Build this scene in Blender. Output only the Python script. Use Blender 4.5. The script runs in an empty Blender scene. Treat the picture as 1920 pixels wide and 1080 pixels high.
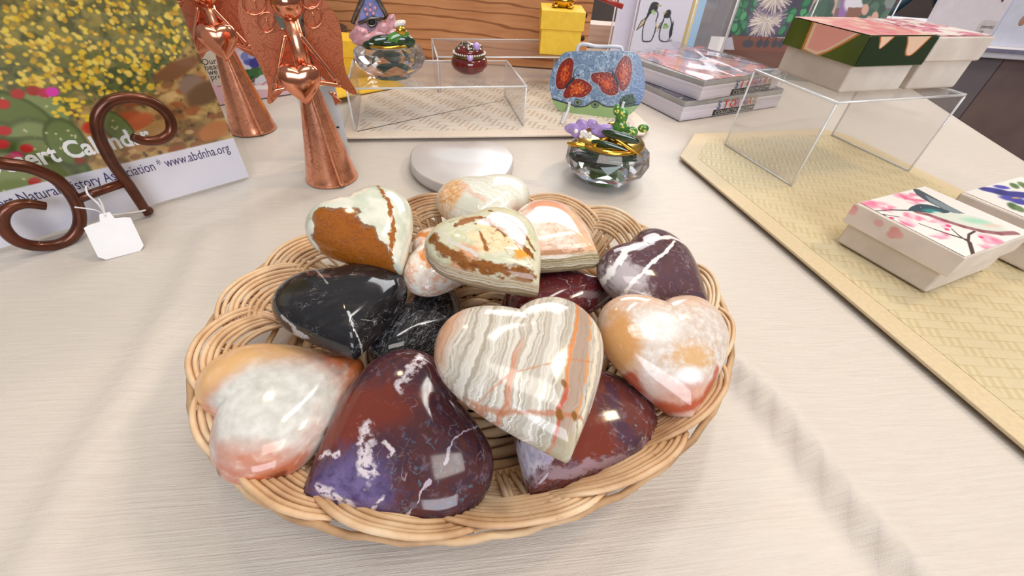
import bpy, math, random
import numpy as np
from mathutils import Matrix, Vector

# ------------------------------------------------------------------ camera
SC = bpy.context.scene
COL = SC.collection
T0 = 0.75                                   # table top above the floor
F = 770.0                                   # focal length in pixels of a 1920 px wide frame
CAM = np.array([0.0, 0.0, T0 + 0.24])
_c = np.array([900.346 - 960, -(1393.088 - 540), -F])
_up = -_c / np.linalg.norm(_c)
_fw = np.array([0, 0, -1.0]); _fw -= _up * (_fw @ _up); _fw /= np.linalg.norm(_fw)
RC = np.array([np.cross(_fw, _up), _fw, _up])          # camera -> world
cam = bpy.data.cameras.new('camera'); cam.sensor_width = 36; cam.lens = F / 1920 * 36
cam.clip_start = 0.01
camo = bpy.data.objects.new('camera', cam); COL.objects.link(camo)
m4 = np.eye(4); m4[:3, :3] = RC; m4[:3, 3] = CAM
camo.matrix_world = Matrix(m4.tolist())
SC.camera = camo

# ------------------------------------------------------------------ light and exposure
SC.view_settings.view_transform = 'Standard'; SC.view_settings.look = 'None'
SC.view_settings.gamma = 1; SC.view_settings.exposure = -0.12
SC.cycles.max_bounces = 14; SC.cycles.transparent_max_bounces = 24
SC.cycles.transmission_bounces = 10; SC.cycles.caustics_reflective = False; SC.cycles.caustics_refractive = False
W = bpy.data.worlds.new('room_light'); SC.world = W; W.use_nodes = True
wn = W.node_tree; bg = wn.nodes['Background']
tc = wn.nodes.new('ShaderNodeTexCoord'); sx = wn.nodes.new('ShaderNodeSeparateXYZ'); rp = wn.nodes.new('ShaderNodeValToRGB')
wn.links.new(tc.outputs['Generated'], sx.inputs[0]); wn.links.new(sx.outputs['Z'], rp.inputs[0]); wn.links.new(rp.outputs[0], bg.inputs[0])
for _i, (_p, _col) in enumerate([(0.0, (.42, .36, .33)), (.42, (.62, .57, .55)), (.55, (.84, .81, .80)), (1.0, (.80, .79, .80))]):
    e = rp.color_ramp.elements[_i] if _i < 2 else rp.color_ramp.elements.new(_p)
    e.position = _p; e.color = (*_col, 1)
bg.inputs[1].default_value = 0.46

def area(name, loc, target, sx_, sy_, power, col=(1, 1, 1)):
    l = bpy.data.lights.new(name, 'AREA'); l.shape = 'RECTANGLE'; l.size = sx_; l.size_y = sy_; l.energy = power; l.color = col
    o = bpy.data.objects.new(name, l); COL.objects.link(o); o.location = loc
    o.rotation_euler = (Vector(target) - Vector(loc)).to_track_quat('-Z', 'Y').to_euler()
    return o
area('window_daylight_behind', (0.7, 3.6, 2.35), (0, .3, T0), 2.2, 1.3, 72, (.98, .98, 1.0))
area('ceiling_tube_one', (0.33, 1.35, 2.75), (0.3, 1.3, T0), .05, 1.2, 6, (1, .97, .9))
area('ceiling_tube_two', (0.43, 1.35, 2.75), (0.4, 1.3, T0), .05, 1.2, 6, (1, .97, .9))
area('ceiling_light_middle', (0.5, -.3, 2.8), (0.2, .6, T0), 1.1, .7, 17, (1, .95, .88))
area('warm_lamp_left', (-.9, 1.5, 2.7), (0, .3, T0), .14, .14, 5, (1, .72, .4))
area('warm_lamp_right', (1.6, .9, 2.7), (0.2, .3, T0), .3, .3, 18, (1, .78, .50))
area('window_near', (0.5, -1.9, 1.85), (0, .1, T0), 1.5, 1.0, 40, (.84, .90, 1.0))

# ------------------------------------------------------------------ pixel <-> place
def ray(px, py): return RC @ np.array([(px - 960) / F, -(py - 540) / F, -1.0])
def P(px, py, z=0.0):
    r = ray(px, py); return CAM + r * ((T0 + z - CAM[2]) / r[2])
def proj(p):
    q = RC.T @ (np.asarray(p, float) - CAM); return 960 + F * q[0] / -q[2], 540 - F * q[1] / -q[2]
def mpx(p):
    return -(RC.T @ (np.asarray(p, float) - CAM))[2] / F
def zat(xy, py):
    lo, hi = -.6, .6
    for _ in range(40):
        z = (lo + hi) / 2
        if proj((xy[0], xy[1], T0 + z))[1] > py: lo = z
        else: hi = z
    return z
def unit(v): v = np.asarray(v, float); return v / np.linalg.norm(v)
Z3 = np.array([0, 0, 1.0])
class Plane:
    """a flat face standing in the room: origin o, axes u (along) and v (up the face)"""
    def __init__(s, o, u, v):
        s.o = np.asarray(o, float); s.u = unit(u); v = np.asarray(v, float); s.v = unit(v - s.u * (v @ s.u)); s.n = np.cross(s.u, s.v)
    def pt(s, px, py):
        r = ray(px, py); return CAM + r * (((s.o - CAM) @ s.n) / (r @ s.n))
    def uv(s, px, py):
        d = s.pt(px, py) - s.o; return np.array([d @ s.u, d @ s.v])
    def at(s, a, b, c=0.0): return s.o + s.u * a + s.v * b + s.n * c
    def mat(s, off=0.0):
        m = np.eye(4); m[:3, 0] = s.u; m[:3, 1] = s.v; m[:3, 2] = s.n; m[:3, 3] = s.o + s.n * off
        return Matrix(m.tolist())
def facing(p, back=0.0, lean=0.0):
    """vertical plane through p that faces the camera; back>0 moves it away"""
    d = np.array([p[0] - CAM[0], p[1] - CAM[1], 0]); d = unit(d)
    u = np.array([d[1], -d[0], 0]); return Plane(np.asarray(p) + d * back, u, Z3 + d * lean)

# ------------------------------------------------------------------ objects
def tag(o, label=None, cat=None, group=None, kind=None):
    if label: o['label'] = label
    if cat: o['category'] = cat
    if group: o['group'] = group
    if kind: o['kind'] = kind
    return o
def thing(name, loc, label, cat, group=None):
    o = bpy.data.objects.new(name, None); COL.objects.link(o); o.location = tuple(loc); o.empty_display_size = .02
    return tag(o, label, cat, group)
def wloc(o):
    v = np.zeros(3)
    while o is not None: v += np.array(o.location); o = o.parent
    return v
class MB:
    def __init__(s): s.v = []; s.f = []; s.sm = []
    def add(s, vs, fs, smooth=True):
        k = len(s.v); s.v += [tuple(map(float, p)) for p in vs]
        for f in fs: s.f.append(tuple(i + k for i in f)); s.sm.append(smooth)
        return s
    def hexa(s, c, smooth=False):          # 8 corners: bottom loop 0-3, top loop 4-7
        return s.add(c, [(3, 2, 1, 0), (4, 5, 6, 7), (0, 1, 5, 4), (1, 2, 6, 5), (2, 3, 7, 6), (3, 0, 4, 7)], smooth)
    def box(s, o, u, v, w):                # corner + three edge vectors
        o, u, v, w = map(lambda a: np.asarray(a, float), (o, u, v, w))
        if np.cross(u, v) @ w < 0: u, v = v, u
        return s.hexa([o, o + u, o + u + v, o + v, o + w, o + u + w, o + u + v + w, o + v + w])
    def cbox(s, c, sx, sy, sz, a=0.0):
        c = np.asarray(c, float); u = np.array([math.cos(a), math.sin(a), 0]); v = np.array([-u[1], u[0], 0])
        return s.box(c - u * sx / 2 - v * sy / 2, u * sx, v * sy, Z3 * sz)
    def tube(s, pts, r, n=8, closed=False, flat=1.0, caps=True):
        pts = np.asarray(pts, float); N = len(pts); rr = np.full(N, r) if np.isscalar(r) else np.asarray(r)
        t = np.gradient(pts, axis=0) if not closed else np.roll(pts, -1, 0) - np.roll(pts, 1, 0)
        t /= np.linalg.norm(t, axis=1)[:, None] + 1e-12
        a = np.cross(t[0], [0, 0, 1.0]); a = a if np.linalg.norm(a) > 1e-3 else np.cross(t[0], [1.0, 0, 0]); a = unit(a)
        vs = []
        for i in range(N):
            a = unit(a - t[i] * (a @ t[i])); b = np.cross(t[i], a)
            for k in range(n):
                q = 2 * math.pi * k / n; vs.append(pts[i] + rr[i] * (math.cos(q) * a + flat * math.sin(q) * b))
        fs = []
        for i in range(N if closed else N - 1):
            j = (i + 1) % N
            for k in range(n): fs.append((i * n + k, i * n + (k + 1) % n, j * n + (k + 1) % n, j * n + k))
        if not closed and caps: fs += [tuple(range(n))[::-1], tuple((N - 1) * n + k for k in range(n))]
        return s.add(vs, fs)
    def lathe(s, c, prof, n=32, smooth=True, phase=0.0, caps=True):
        vs = []; c = np.asarray(c, float)
        for r, z in prof:
            for k in range(n):
                q = 2 * math.pi * k / n + phase; vs.append(c + [r * math.cos(q), r * math.sin(q), z])
        fs = [(i * n + k, i * n + (k + 1) % n, (i + 1) * n + (k + 1) % n, (i + 1) * n + k) for i in range(len(prof) - 1) for k in range(n)]
        if caps: fs += [tuple(range(n))[::-1], tuple((len(prof) - 1) * n + k for k in range(n))]
        return s.add(vs, fs, smooth)
    def ball(s, c, a, b, d, nu=14, nv=9):   # ellipsoid with three semi-axis vectors
        c, a, b, d = map(lambda q: np.asarray(q, float), (c, a, b, d)); vs = [c - d]
        for i in range(1, nv):
            p = -math.pi / 2 + math.pi * i / nv
            for k in range(nu):
                q = 2 * math.pi * k / nu; vs.append(c + math.cos(p) * (math.cos(q) * a + math.sin(q) * b) + math.sin(p) * d)
        vs.append(c + d); fs = []
        for k in range(nu):
            fs.append((0, 1 + (k + 1) % nu, 1 + k)); L = 1 + (nv - 2) * nu
            fs.append((L + k, L + (k + 1) % nu, len(vs) - 1))
            for i in range(nv - 2): fs.append((1 + i * nu + k, 1 + i * nu + (k + 1) % nu, 1 + (i + 1) * nu + (k + 1) % nu, 1 + (i + 1) * nu + k))
        if np.cross(a, b) @ d < 0: fs = [f[::-1] for f in fs]
        return s.add(vs, fs)
    def sph(s, c, r, **k): return s.ball(c, [r, 0, 0], [0, r, 0], [0, 0, r], **k)
    def leaf(s, a, b, w, t=None, up=Z3):    # flattened ellipsoid from a to b
        a, b = np.asarray(a, float), np.asarray(b, float); d = (b - a) / 2; w1 = unit(np.cross(d, up)) * w
        return s.ball((a + b) / 2, w1, unit(np.cross(d, w1)) * (t or w * .35), d)
    def prism(s, pts, w):                   # polygon of world points extruded by w
        pts = [np.asarray(p, float) for p in pts]; n = len(pts); w = np.asarray(w, float)
        nn = sum(np.cross(pts[i] - pts[0], pts[(i + 1) % n] - pts[0]) for i in range(1, n - 1))
        if nn @ w < 0: pts = pts[::-1]
        return s.add(pts + [p + w for p in pts], [tuple(range(n))[::-1], tuple(range(n, 2 * n))] + [(i, (i + 1) % n, n + (i + 1) % n, n + i) for i in range(n)], False)
    def build(s, name, mat, parent=None, loc=None, bevel=0.0, label=None, cat=None, group=None, kind=None, segs=2):
        me = bpy.data.meshes.new(name)
        o0 = wloc(parent) if parent is not None else np.asarray(loc if loc is not None else (0, 0, 0), float)
        me.from_pydata([tuple(np.asarray(p) - o0) for p in s.v], [], s.f)
        me.polygons.foreach_set('use_smooth', s.sm); me.update()
        o = bpy.data.objects.new(name, me); COL.objects.link(o)
        if parent is not None: o.parent = parent
        else: o.location = tuple(o0)
        me.materials.append(mat)
        if bevel:
            b = o.modifiers.new('bevel', 'BEVEL'); b.width = bevel; b.segments = segs; b.limit_method = 'ANGLE'; b.angle_limit = math.radians(40)
            o.modifiers.new('shade', 'WEIGHTED_NORMAL')
            me.polygons.foreach_set('use_smooth', [True] * len(me.polygons))
        return tag(o, label, cat, group, kind)
def spline(pts, n=12, closed=False):
    pts = np.asarray(pts, float); N = len(pts); out = []
    for i in range(N if closed else N - 1):
        p0, p1, p2, p3 = (pts[(i + k) % N] if closed else pts[min(max(i + k, 0), N - 1)] for k in (-1, 0, 1, 2))
        for t in np.linspace(0, 1, n, endpoint=False):
            out.append(.5 * (2 * p1 + (p2 - p0) * t + (2 * p0 - 5 * p1 + 4 * p2 - p3) * t * t + (3 * p1 - p0 - 3 * p2 + p3) * t ** 3))
    if not closed: out.append(pts[-1])
    return np.array(out)
def text(body, size, plane, uv, mat, parent, rot=0.0, off=.0006, name='printed_text', align='LEFT', bold=0.0, width=None, shear=0.0):
    c = bpy.data.curves.new(name, 'FONT'); c.body = body; c.size = size; c.align_x = align; c.offset = bold; c.shear = shear; c.resolution_u = 3
    c.materials.append(mat); o = bpy.data.objects.new(name, c); COL.objects.link(o)
    p = plane.at(uv[0], uv[1], off); o.parent = parent
    m = plane.mat() @ Matrix.Rotation(rot, 4, 'Z'); m.translation = Vector((p - wloc(parent)).tolist())
    if width:
        bpy.context.view_layer.update(); w = max(v[0] for v in o.bound_box) - min(v[0] for v in o.bound_box)
        m = m @ Matrix.Diagonal((width / w, 1, 1, 1))
    bpy.context.view_layer.update(); me = bpy.data.meshes.new_from_object(o.evaluated_get(bpy.context.evaluated_depsgraph_get())); bpy.data.objects.remove(o)
    o = bpy.data.objects.new(name, me); COL.objects.link(o); o.parent = parent
    if not me.materials: me.materials.append(mat)
    o.matrix_local = m
    return o

# ------------------------------------------------------------------ materials
def lin(c):
    if isinstance(c, str): c = tuple(int(c[i:i + 2], 16) for i in (1, 3, 5))
    c = np.asarray(c, float) / 255.0
    return tuple(np.where(c <= .04045, c / 12.92, ((c + .055) / 1.055) ** 2.4))
class G:
    def __init__(s, name, rough=.5, metal=0.0, spec=.5, coat=0.0, base=None, **kw):
        s.mat = bpy.data.materials.new(name); s.mat.use_nodes = True; s.t = s.mat.node_tree; s.b = s.t.nodes['Principled BSDF']
        s.set('Roughness', rough); s.set('Metallic', metal); s.set('Specular IOR Level', spec); s.set('Coat Weight', coat)
        if base is not None: s.base(base)
        for k, v in kw.items(): s.set(k.replace('_', ' '), v)
        s._c = None
    def link(s, v, inp):
        if isinstance(v, bpy.types.NodeSocket): s.t.links.new(v, inp)
        elif inp.type == 'RGBA': inp.default_value = (*lin(v), 1) if len(v) != 4 or isinstance(v, str) else v
        else: inp.default_value = v
    def set(s, k, v): s.link(v, s.b.inputs[k])
    def base(s, v): s.set('Base Color', v)
    def N(s, t, ins=(), out=0, **at):
        n = s.t.nodes.new('ShaderNode' + t)
        for k, v in at.items(): setattr(n, k, v)
        for k, v in (ins.items() if isinstance(ins, dict) else enumerate(ins)):
            if v is not None: s.link(v, n.inputs[k])
        return n.outputs[out]
    def obj(s):
        if s._c is None: s._c = s.N('TexCoord', out='Object')
        return s._c
    def m(s, op, a, b=None, c=None): return s.N('Math', [a, b, c], operation=op)
    def xyz(s, v=None):
        n = s.t.nodes.new('ShaderNodeSeparateXYZ'); s.t.links.new(v or s.obj(), n.inputs[0]); return n.outputs
    def comb(s, x=0.0, y=0.0, z=0.0): return s.N('CombineXYZ', [x, y, z])
    def map(s, v=None, loc=(0, 0, 0), rot=(0, 0, 0), scale=(1, 1, 1)):
        return s.N('Mapping', {'Vector': v or s.obj(), 'Location': loc, 'Rotation': rot, 'Scale': scale})
    def noise(s, scale=5.0, detail=3.0, rough=.55, dist=0.0, v=None, col=False):
        return s.N('TexNoise', {'Vector': v or s.obj(), 'Scale': scale, 'Detail': detail, 'Roughness': rough, 'Distortion': dist}, out=1 if col else 0)
    def voro(s, scale, v=None, feature='F1', out=0, rnd=1.0):
        return s.N('TexVoronoi', {'Vector': v or s.obj(), 'Scale': scale, 'Randomness': rnd}, out=out, feature=feature)
    def wave(s, scale, v=None, dist=0.0, detail=2.0, dscale=1.0, kind='BANDS', d='X', prof='SIN'):
        k = dict(wave_type=kind, wave_profile=prof); k['bands_direction' if kind == 'BANDS' else 'rings_direction'] = d
        return s.N('TexWave', {'Vector': v or s.obj(), 'Scale': scale, 'Distortion': dist, 'Detail': detail, 'Detail Scale': dscale}, out=1, **k)
    def ss(s, x, a, b):                     # smooth 0..1 from a to b (a>b falls)
        return s.N('MapRange', {'Value': x, 'From Min': a, 'From Max': b}, interpolation_type='SMOOTHSTEP') if a < b else \
            s.m('SUBTRACT', 1.0, s.N('MapRange', {'Value': x, 'From Min': b, 'From Max': a}, interpolation_type='SMOOTHSTEP'))
    def mix(s, f, a, b, mode='MIX'):
        n = s.t.nodes.new('ShaderNodeMix'); n.data_type = 'RGBA'; n.blend_type = mode
        s.link(f, n.inputs[0]); s.link(a, n.inputs[6]); s.link(b, n.inputs[7]); return n.outputs[2]
    def ramp(s, f, stops, interp='LINEAR'):
        n = s.t.nodes.new('ShaderNodeValToRGB'); r = n.color_ramp; r.interpolation = interp
        while len(r.elements) < len(stops): r.elements.new(.5)
        for e, (p, c) in zip(r.elements, stops): e.position = p; e.color = (*lin(c), 1)
        s.link(f, n.inputs[0]); return n.outputs[0]
    def bump(s, h, strength=.3, dist=.001):
        s.set('Normal', s.N('Bump', {'Strength': strength, 'Distance': dist, 'Height': h}))
    def blob(s, xy, cx, cy, rx, ry, soft=.4, warp=None, amp=.5, rot=0.0):
        x = s.m('SUBTRACT', xy[0], cx); y = s.m('SUBTRACT', xy[1], cy)
        if rot:
            c, n = math.cos(rot), math.sin(rot)
            x, y = s.m('ADD', s.m('MULTIPLY', x, c), s.m('MULTIPLY', y, n)), s.m('SUBTRACT', s.m('MULTIPLY', y, c), s.m('MULTIPLY', x, n))
        x = s.m('DIVIDE', x, rx); y = s.m('DIVIDE', y, ry)
        d = s.m('SQRT', s.m('ADD', s.m('MULTIPLY', x, x), s.m('MULTIPLY', y, y)))
        if warp is not None: d = s.m('ADD', d, s.m('MULTIPLY', s.m('SUBTRACT', warp, .5), 2 * amp))
        return s.ss(d, 1 + soft / 2, 1 - soft / 2)
    def segs(s, xy, pts, w, soft=.6, warp=None, amp=.0):
        best = None
        for (ax, ay), (bx, by) in zip(pts[:-1], pts[1:]):
            dx, dy = bx - ax, by - ay; L = dx * dx + dy * dy
            px = s.m('SUBTRACT', xy[0], ax); py = s.m('SUBTRACT', xy[1], ay)
            h = s.N('Clamp', [s.m('ADD', s.m('MULTIPLY', px, dx / L), s.m('MULTIPLY', py, dy / L))])
            ex = s.m('SUBTRACT', px, s.m('MULTIPLY', h, dx)); ey = s.m('SUBTRACT', py, s.m('MULTIPLY', h, dy))
            d = s.m('SQRT', s.m('ADD', s.m('MULTIPLY', ex, ex), s.m('MULTIPLY', ey, ey)))
            best = d if best is None else s.m('MINIMUM', best, d)
        if warp is not None: best = s.m('ADD', best, s.m('MULTIPLY', s.m('SUBTRACT', warp, .5), 2 * amp))
        return s.ss(best, w * (1 + soft / 2), w * (1 - soft / 2))
    def vein(s, scale, width, detail=4, v=None, dist=.6):   # thin wandering lines
        return s.ss(s.m('ABSOLUTE', s.m('SUBTRACT', s.noise(scale, detail, .55, dist, v), .5)), width, width * .25)
_plain = {}
def plain(name, col, rough=.5, metal=0.0, spec=.5, coat=0.0, var=.10, scale=40.0, bump=0.0, **kw):
    if name not in _plain:
        g = G(name, rough, metal, spec, coat, **kw); n = g.noise(scale, 4)
        c = np.array(tuple(int(col[i:i + 2], 16) for i in (1, 3, 5)) if isinstance(col, str) else col, float)
        g.base(g.ramp(n, [(.25, tuple(c * (1 - var))), (.75, tuple(np.minimum(255, c * (1 + var * .5))))]))
        if bump: g.bump(n, bump, .0006)
        _plain[name] = g.mat
    return _plain[name]
def glassy(name, tint, ior=1.49, clear=.5, rough=.0):
    """clear plastic or glass: part straight-through, part refracting"""
    mt = bpy.data.materials.new(name); mt.use_nodes = True; t = mt.node_tree; t.nodes.clear()
    o = t.nodes.new('ShaderNodeOutputMaterial'); g = t.nodes.new('ShaderNodeBsdfGlass'); tr = t.nodes.new('ShaderNodeBsdfTransparent'); mx = t.nodes.new('ShaderNodeMixShader')
    nz = t.nodes.new('ShaderNodeTexNoise'); nz.inputs['Scale'].default_value = 30; mr = t.nodes.new('ShaderNodeMapRange')
    mr.inputs['To Min'].default_value = rough; mr.inputs['To Max'].default_value = rough + .02
    t.links.new(nz.outputs[0], mr.inputs[0]); t.links.new(mr.outputs[0], g.inputs['Roughness'])
    g.inputs['Color'].default_value = (*lin(tint), 1); tr.inputs[0].default_value = (*lin(tint), 1); g.inputs['IOR'].default_value = ior
    mx.inputs[0].default_value = clear; t.links.new(g.outputs[0], mx.inputs[1]); t.links.new(tr.outputs[0], mx.inputs[2]); t.links.new(mx.outputs[0], o.inputs[0])
    return mt
def sheet(name, tint, refl=.06, haze=0.0, hazecol='#ffffff'):
    """thin clear acrylic sheet: see-through with a fresnel gloss"""
    mt = bpy.data.materials.new(name); mt.use_nodes = True; t = mt.node_tree; t.nodes.clear()
    o = t.nodes.new('ShaderNodeOutputMaterial'); g = t.nodes.new('ShaderNodeBsdfGlossy'); tr = t.nodes.new('ShaderNodeBsdfTransparent'); mx = t.nodes.new('ShaderNodeMixShader')
    lf = t.nodes.new('ShaderNodeLayerWeight'); lf.inputs[0].default_value = .5; pw_ = t.nodes.new('ShaderNodeMath'); pw_.operation = 'POWER'; pw_.inputs[1].default_value = 4.0; t.links.new(lf.outputs['Facing'], pw_.inputs[0])
    lw = t.nodes.new('ShaderNodeMath'); lw.operation = 'MULTIPLY_ADD'; lw.inputs[1].default_value = .55; lw.inputs[2].default_value = refl * .6; t.links.new(pw_.outputs[0], lw.inputs[0]); nz = t.nodes.new('ShaderNodeTexNoise'); nz.inputs['Scale'].default_value = 25
    mr = t.nodes.new('ShaderNodeMapRange'); mr.inputs['To Min'].default_value = .03; mr.inputs['To Max'].default_value = .08
    t.links.new(nz.outputs[0], mr.inputs[0]); t.links.new(mr.outputs[0], g.inputs['Roughness'])
    tr.inputs[0].default_value = (*lin(tint), 1); src = tr.outputs[0]
    if haze:
        d = t.nodes.new('ShaderNodeBsdfDiffuse'); d.inputs[0].default_value = (*lin(hazecol), 1); m2 = t.nodes.new('ShaderNodeMixShader'); m2.inputs[0].default_value = haze
        t.links.new(src, m2.inputs[1]); t.links.new(d.outputs[0], m2.inputs[2]); src = m2.outputs[0]
    t.links.new(lw.outputs[0], mx.inputs[0]); t.links.new(src, mx.inputs[1]); t.links.new(g.outputs[0], mx.inputs[2]); t.links.new(mx.outputs[0], o.inputs[0])
    return mt

# ------------------------------------------------------------------ printed or painted flat faces
class Canvas:
    def __init__(s, w, h, res, bg, mapf=None):
        s.w, s.h = w, h; s.nx, s.ny = max(2, int(w * res)), max(2, int(h * res))
        s.x, s.y = np.meshgrid(np.linspace(0, w, s.nx), np.linspace(0, h, s.ny)); s.c = np.empty((s.ny, s.nx, 3)); s.c[:] = s.col(bg)
        s.q = mapf or (lambda a, b: (a, b)); s.rng = np.random.default_rng(5)
    @staticmethod
    def col(c): return np.array(tuple(int(c[i:i + 2], 16) for i in (1, 3, 5)) if isinstance(c, str) else c, float)
    def win(s, x0, x1, y0, y1):
        i0, i1 = [int(np.clip(round(v / s.w * (s.nx - 1)), 0, s.nx)) for v in (x0, x1)]; j0, j1 = [int(np.clip(round(v / s.h * (s.ny - 1)), 0, s.ny)) for v in (y0, y1)]
        return slice(j0, j1 + 2), slice(i0, i1 + 2)
    def blend(s, sl, a, c): s.c[sl] += (s.col(c) - s.c[sl]) * a[..., None]
    def ell(s, a, b, rx, ry=None, col='#000000', rot=0.0, soft=.25, alpha=1.0, px=True):
        (cx, cy) = s.q(a, b) if px else (a, b); ry = ry or rx; R = max(rx, ry) * (1 + soft); sl = s.win(cx - R, cx + R, cy - R, cy + R)
        X, Y = s.x[sl] - cx, s.y[sl] - cy; ca, sa = math.cos(rot), math.sin(rot)
        d = np.hypot((X * ca + Y * sa) / rx, (Y * ca - X * sa) / ry); s.blend(sl, np.clip((1 + soft / 2 - d) / soft, 0, 1) * alpha, col)
    def poly(s, pts, col, px=True, alpha=1.0):
        q = np.array([s.q(*p) if px else p for p in pts]); sl = s.win(q[:, 0].min(), q[:, 0].max(), q[:, 1].min(), q[:, 1].max()); X, Y = s.x[sl], s.y[sl]; ins = np.zeros(X.shape, bool)
        for (x0, y0), (x1, y1) in zip(q, np.roll(q, -1, 0)):
            with np.errstate(divide='ignore', invalid='ignore'): ins ^= ((y0 > Y) != (y1 > Y)) & (X < (x1 - x0) * (Y - y0) / (y1 - y0 + 1e-15) + x0)
        s.blend(sl, ins * alpha, col)
    def line(s, pts, w, col, px=True, w1=None, alpha=1.0):
        q = [np.array(s.q(*p) if px else p) for p in pts]; n = len(q) - 1
        for i, (a, b) in enumerate(zip(q[:-1], q[1:])):
            wa = w + ((w1 if w1 is not None else w) - w) * i / max(1, n); m = wa * 2
            sl = s.win(min(a[0], b[0]) - m, max(a[0], b[0]) + m, min(a[1], b[1]) - m, max(a[1], b[1]) + m); X, Y = s.x[sl], s.y[sl]; d = b - a
            t = np.clip(((X - a[0]) * d[0] + (Y - a[1]) * d[1]) / (d @ d + 1e-15), 0, 1); D = np.hypot(X - a[0] - t * d[0], Y - a[1] - t * d[1])
            s.blend(sl, np.clip((wa * 1.25 - D) / (wa * .5), 0, 1) * alpha, col)
    def fbm(s, cell, seed=1, octs=4):
        r = np.random.default_rng(seed); out = np.zeros(s.x.shape); amp = 1.0; tot = 0
        for _ in range(octs):
            gx, gy = int(s.w / cell) + 3, int(s.h / cell) + 3; g = r.random((gy, gx)); X, Y = s.x / cell, s.y / cell
            i, j = X.astype(int), Y.astype(int); fx, fy = X - i, Y - j; fx = fx * fx * (3 - 2 * fx); fy = fy * fy * (3 - 2 * fy)
            out += amp * ((g[j, i] * (1 - fx) + g[j, i + 1] * fx) * (1 - fy) + (g[j + 1, i] * (1 - fx) + g[j + 1, i + 1] * fx) * fy); tot += amp; amp *= .5; cell /= 2
        return out / tot
    def build(s, name, plane, parent, rough=.35, off=.0004, keep=None, label=None, bend=None, coat=0.0, bump=0.0):
        X, Y = s.x.ravel(), s.y.ravel(); D = np.full(X.shape, off) + (bend(X, Y) if bend else 0)
        V = plane.o + np.outer(X, plane.u) + np.outer(Y, plane.v) + np.outer(D, plane.n) - wloc(parent)
        idx = np.arange(s.nx * s.ny).reshape(s.ny, s.nx); Fq = np.stack([idx[:-1, :-1], idx[:-1, 1:], idx[1:, 1:], idx[1:, :-1]], -1).reshape(-1, 4)
        if keep is not None:
            k = keep(X, Y)[Fq].all(1); Fq = Fq[k]
        me = bpy.data.meshes.new(name); me.from_pydata(V.tolist(), [], Fq.tolist())
        at = me.color_attributes.new('Paint', 'FLOAT_COLOR', 'POINT'); C = np.ones((s.nx * s.ny, 4))
        c = np.clip(s.c.reshape(-1, 3) / 255, 0, 1); C[:, :3] = np.where(c <= .04045, c / 12.92, ((c + .055) / 1.055) ** 2.4); at.data.foreach_set('color', C.ravel())
        me.polygons.foreach_set('use_smooth', [True] * len(me.polygons)); me.update()
        o = bpy.data.objects.new(name, me); COL.objects.link(o); o.parent = parent
        g = G(name + '_print', rough, coat=coat); g.base(g.N('VertexColor', layer_name='Paint'))
        if bump: g.bump(g.noise(400, 3), bump, .0006)
        me.materials.append(g.mat)
        if label: o['label'] = label
        return o

# ================================================================== the setting
g = G('dark_floorboards', .35); q = g.map(scale=(1, 6, 1)); n = g.noise(4, 4, v=q)
g.base(g.ramp(n, [(.3, '#4a3a36'), (.7, '#6d5750')])); M_FLOOR = g.mat
MB().box((-4, -1.5, -.05), (9.5, 0, 0), (0, 7, 0), (0, 0, .05)).build('floor', M_FLOOR, kind='structure')
M_WALL = plain('taupe_wall_paint', '#8d7f79', .7, var=.08, scale=3)
MB().box((-4, 5.4, 0), (9.5, 0, 0), (0, .1, 0), (0, 0, 2.9)).build('wall_back', M_WALL, kind='structure')
MB().box((-4, 5.37, 0), (9.5, 0, 0), (0, .03, 0), (0, 0, .12)).build('baseboard_back', plain('dark_skirting', '#4b3f3c', .5), kind='structure')

# ---- tablecloth
def dist_poly(X, Y, pts):
    best = np.full(X.shape, 9.0); side = np.zeros(X.shape)
    for a, b in zip(pts[:-1], pts[1:]):
        d = b - a; t = np.clip(((X - a[0]) * d[0] + (Y - a[1]) * d[1]) / (d @ d), 0, 1)
        ex, ey = X - a[0] - t * d[0], Y - a[1] - t * d[1]; D = np.hypot(ex, ey); k = D < best
        side[k] = np.sign(d[0] * ey - d[1] * ex)[k]; best = np.minimum(best, D)
    return best, side
def cloth_z(X, Y):
    z = np.zeros(X.shape)
    cr1 = np.array([P(*p)[:2] for p in [(395, 430), (330, 560), (250, 700), (150, 860), (40, 1080)]]); D, s = dist_poly(X, Y, cr1)
    z += .0055 * np.exp(-(D / .011) ** 2) - .002 * np.exp(-(D / .03) ** 2)
    cr2 = spline([P(*p)[:2] for p in [(1330, 690), (1392, 742), (1450, 810), (1500, 880), (1560, 960), (1660, 1080), (1760, 1200)]], 6); D, s = dist_poly(X, Y, cr2)
    t = np.clip(D / .016, 0, 1); z += np.where(s > 0, .014 * np.clip(D / .011, 0, 1) ** 1.3 * np.exp(-np.maximum(D - .011, 0) / .045), -.0005 * np.exp(-(D / .02) ** 2))
    z += .0006 * np.sin(14 * X + 5 * Y) * np.sin(9 * Y - 4 * X)
    for a, b, h, w in [((700, 1060), (620, 800), .002, .012), ((1480, 1000), (1200, 980), .0018, .012), ((200, 1000), (420, 560), .0016, .02), ((150, 520), (300, 470), .003, .02)]:
        D, s = dist_poly(X, Y, np.array([P(*a)[:2], P(*b)[:2]])); z += h * np.exp(-(D / w) ** 2)
    bx, by = X + .018, Y - .203; inb = np.clip((np.hypot((bx * .927 + by * .376) / .178, (by * .927 - bx * .376) / .145) - .92) / .12, 0, 1)
    return z * inb - .0008
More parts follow.
